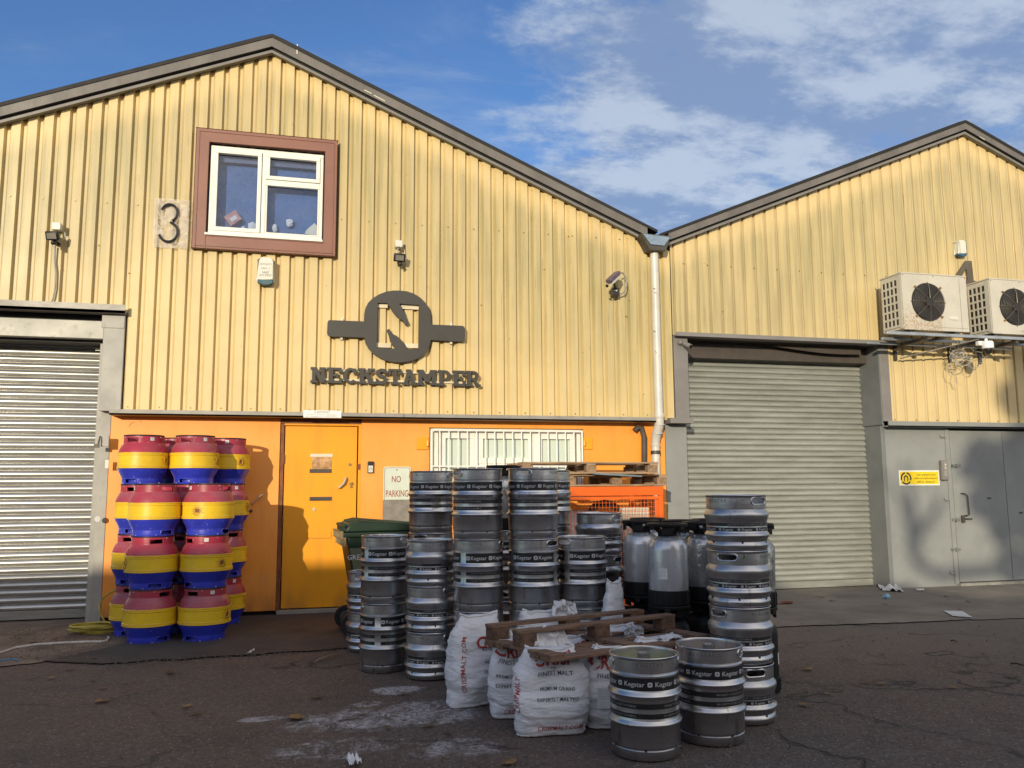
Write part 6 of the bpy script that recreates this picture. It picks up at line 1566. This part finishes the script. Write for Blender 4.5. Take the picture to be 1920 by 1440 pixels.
# ---------------------------------------------------------------- behind the camera: what casts the shade
def brick():
    global nt
    m = bpy.data.materials.new('buff_brick'); m.use_nodes = True; nt = m.node_tree; nt.nodes.clear()
    o = N('ShaderNodeOutputMaterial'); p = N('ShaderNodeBsdfPrincipled'); L(p.outputs[0], o.inputs[0]); t = N('ShaderNodeTexCoord')
    b = N('ShaderNodeTexBrick'); b.inputs['Color1'].default_value = (.40, .30, .22, 1); b.inputs['Color2'].default_value = (.34, .26, .19, 1); b.inputs['Mortar'].default_value = (.42, .38, .33, 1); b.inputs['Scale'].default_value = 4.5
    mp = N('ShaderNodeMapping'); mp.inputs['Rotation'].default_value = (radians(90), 0, 0); L(t.outputs['Object'], mp.inputs[0]); L(mp.outputs[0], b.inputs['Vector']); L(b.outputs[0], p.inputs['Base Color']); p.inputs['Roughness'].default_value = .85
    return m
MT['brick'] = brick()
e = empty('shade_casting_block', (-6, -9, 0), 'unseen brick block added behind the viewer, its outline shaped to cast the shade', 'building')
k = math.tan(SEL)/cos(SAZ); dY = 9.9+9.0; zz = dY*k; dx = dY*math.tan(SAZ)
def PX(Xw, Zw): return (Xw-dx, Zw+zz)
prf = [(-26, 0), PX(-16.4, .57)] 
pts = [(-26, 0), (14, 0), (14, PX(0, -.25)[1]), PX(8.6, -.25), PX(8.1, .06), PX(7.2, .08), PX(6.6, -.12), PX(6.2, -.02), PX(5.4, .40), PX(4.6, .80), PX(3.9, .90), PX(3.3, 1.13), PX(2.0, 1.13), PX(1.75, .60), PX(.9, .555), PX(-6, .575), (-26, PX(0, .575)[1])]  # added block's roofline and hump drawn to set where the shade falls
P(MB().prism([pts], -17, -9.0), 'wall', 'brick', e, smooth=False)
for x in (-20, -14, -8, -2): P(MB().box(x, x+2.6, -9.02, -8.98, .9, 2.3), 'window', 'ac_dark', e)
def tree(name, x, y, blobs, trunk_h, label, seed, branches=()):
    e = empty(name, (x, y, 0), label, 'tree'); Rr = random.Random(seed)
    mb = MB().tube([(0, 0, 0), (.05, 0, trunk_h*.5), (0, .05, trunk_h)], [.16, .13, .10], 12)
    for bx_, by_, bz_, br_, dn in blobs: mb.tube([(0, 0, trunk_h*.8), (bx_*.5, by_*.5, (trunk_h+bz_)/2), (bx_, by_, bz_)], [.06, .04, .015], 7)
    for br_ in branches: mb.tube(br_, [.11*(1-.7*i/(len(br_)-1)) for i in range(len(br_))], 7)
    mb.build('trunk', 'bark', e); mb = MB()
    for bx_, by_, bz_, br_, dn in blobs:
        for _ in range(int(dn*1.7)):
            d = Vector((Rr.gauss(0, 1), Rr.gauss(0, 1), Rr.gauss(0, 1))).normalized()*br_*Rr.random()**.4; c = Vector((bx_, by_, bz_))+d
            u = Vector((Rr.gauss(0, 1), Rr.gauss(0, 1), Rr.gauss(0, 1))).normalized()*.07; v = u.orthogonal().normalized()*.035
            mb.add([c-u, c+v, c+u, c-v], [(0, 1, 2, 3)])
    mb.build('crown', 'green_leaf', e, smooth=False)
ty = -18.5; dyt = 9.9-ty; tx = dyt*math.tan(SAZ); tz = dyt*k
def TB_(Xw, Zw): return Xw-tx-3.0, 0, Zw+tz
bl_ = []
for Xw, Zw, r_, dn in ((9.55, 1.75, .34, 800), (9.9, 1.3, .40, 900), (9.45, 1.15, .26, 420), (10.2, 1.8, .4, 900), (10.4, .9, .45, 900), (9.75, .75, .22, 300), (10.15, 2.6, .35, 700), (10.4, 3.1, .35, 700), (9.9, .25, .3, 300), (10.5, .3, .4, 600), (9.2, 1.6, .14, 80), (10.9, 2, .6, 900)):
    a, b, c = TB_(Xw, Zw); bl_.append((a, b, c, r_, dn))
brs = []
for seq in (((9.6, .2), (8.6, .15), (8.25, .35), (8.22, .8), (8.1, 1.15), (7.85, 1.55)), ((8.25, .5), (8.22, .9), (8.25, 1.3), (8.15, 1.7)), ((8.25, .7), (8.5, .9), (8.75, 1.2))):
    brs.append([TB_(a, b) for a, b in seq])
tree('yard_tree', 3.0, ty, bl_, 4.6, 'leafy tree standing behind the viewer and shading the grey door', 4, brs)
bpy.context.view_layer.update()
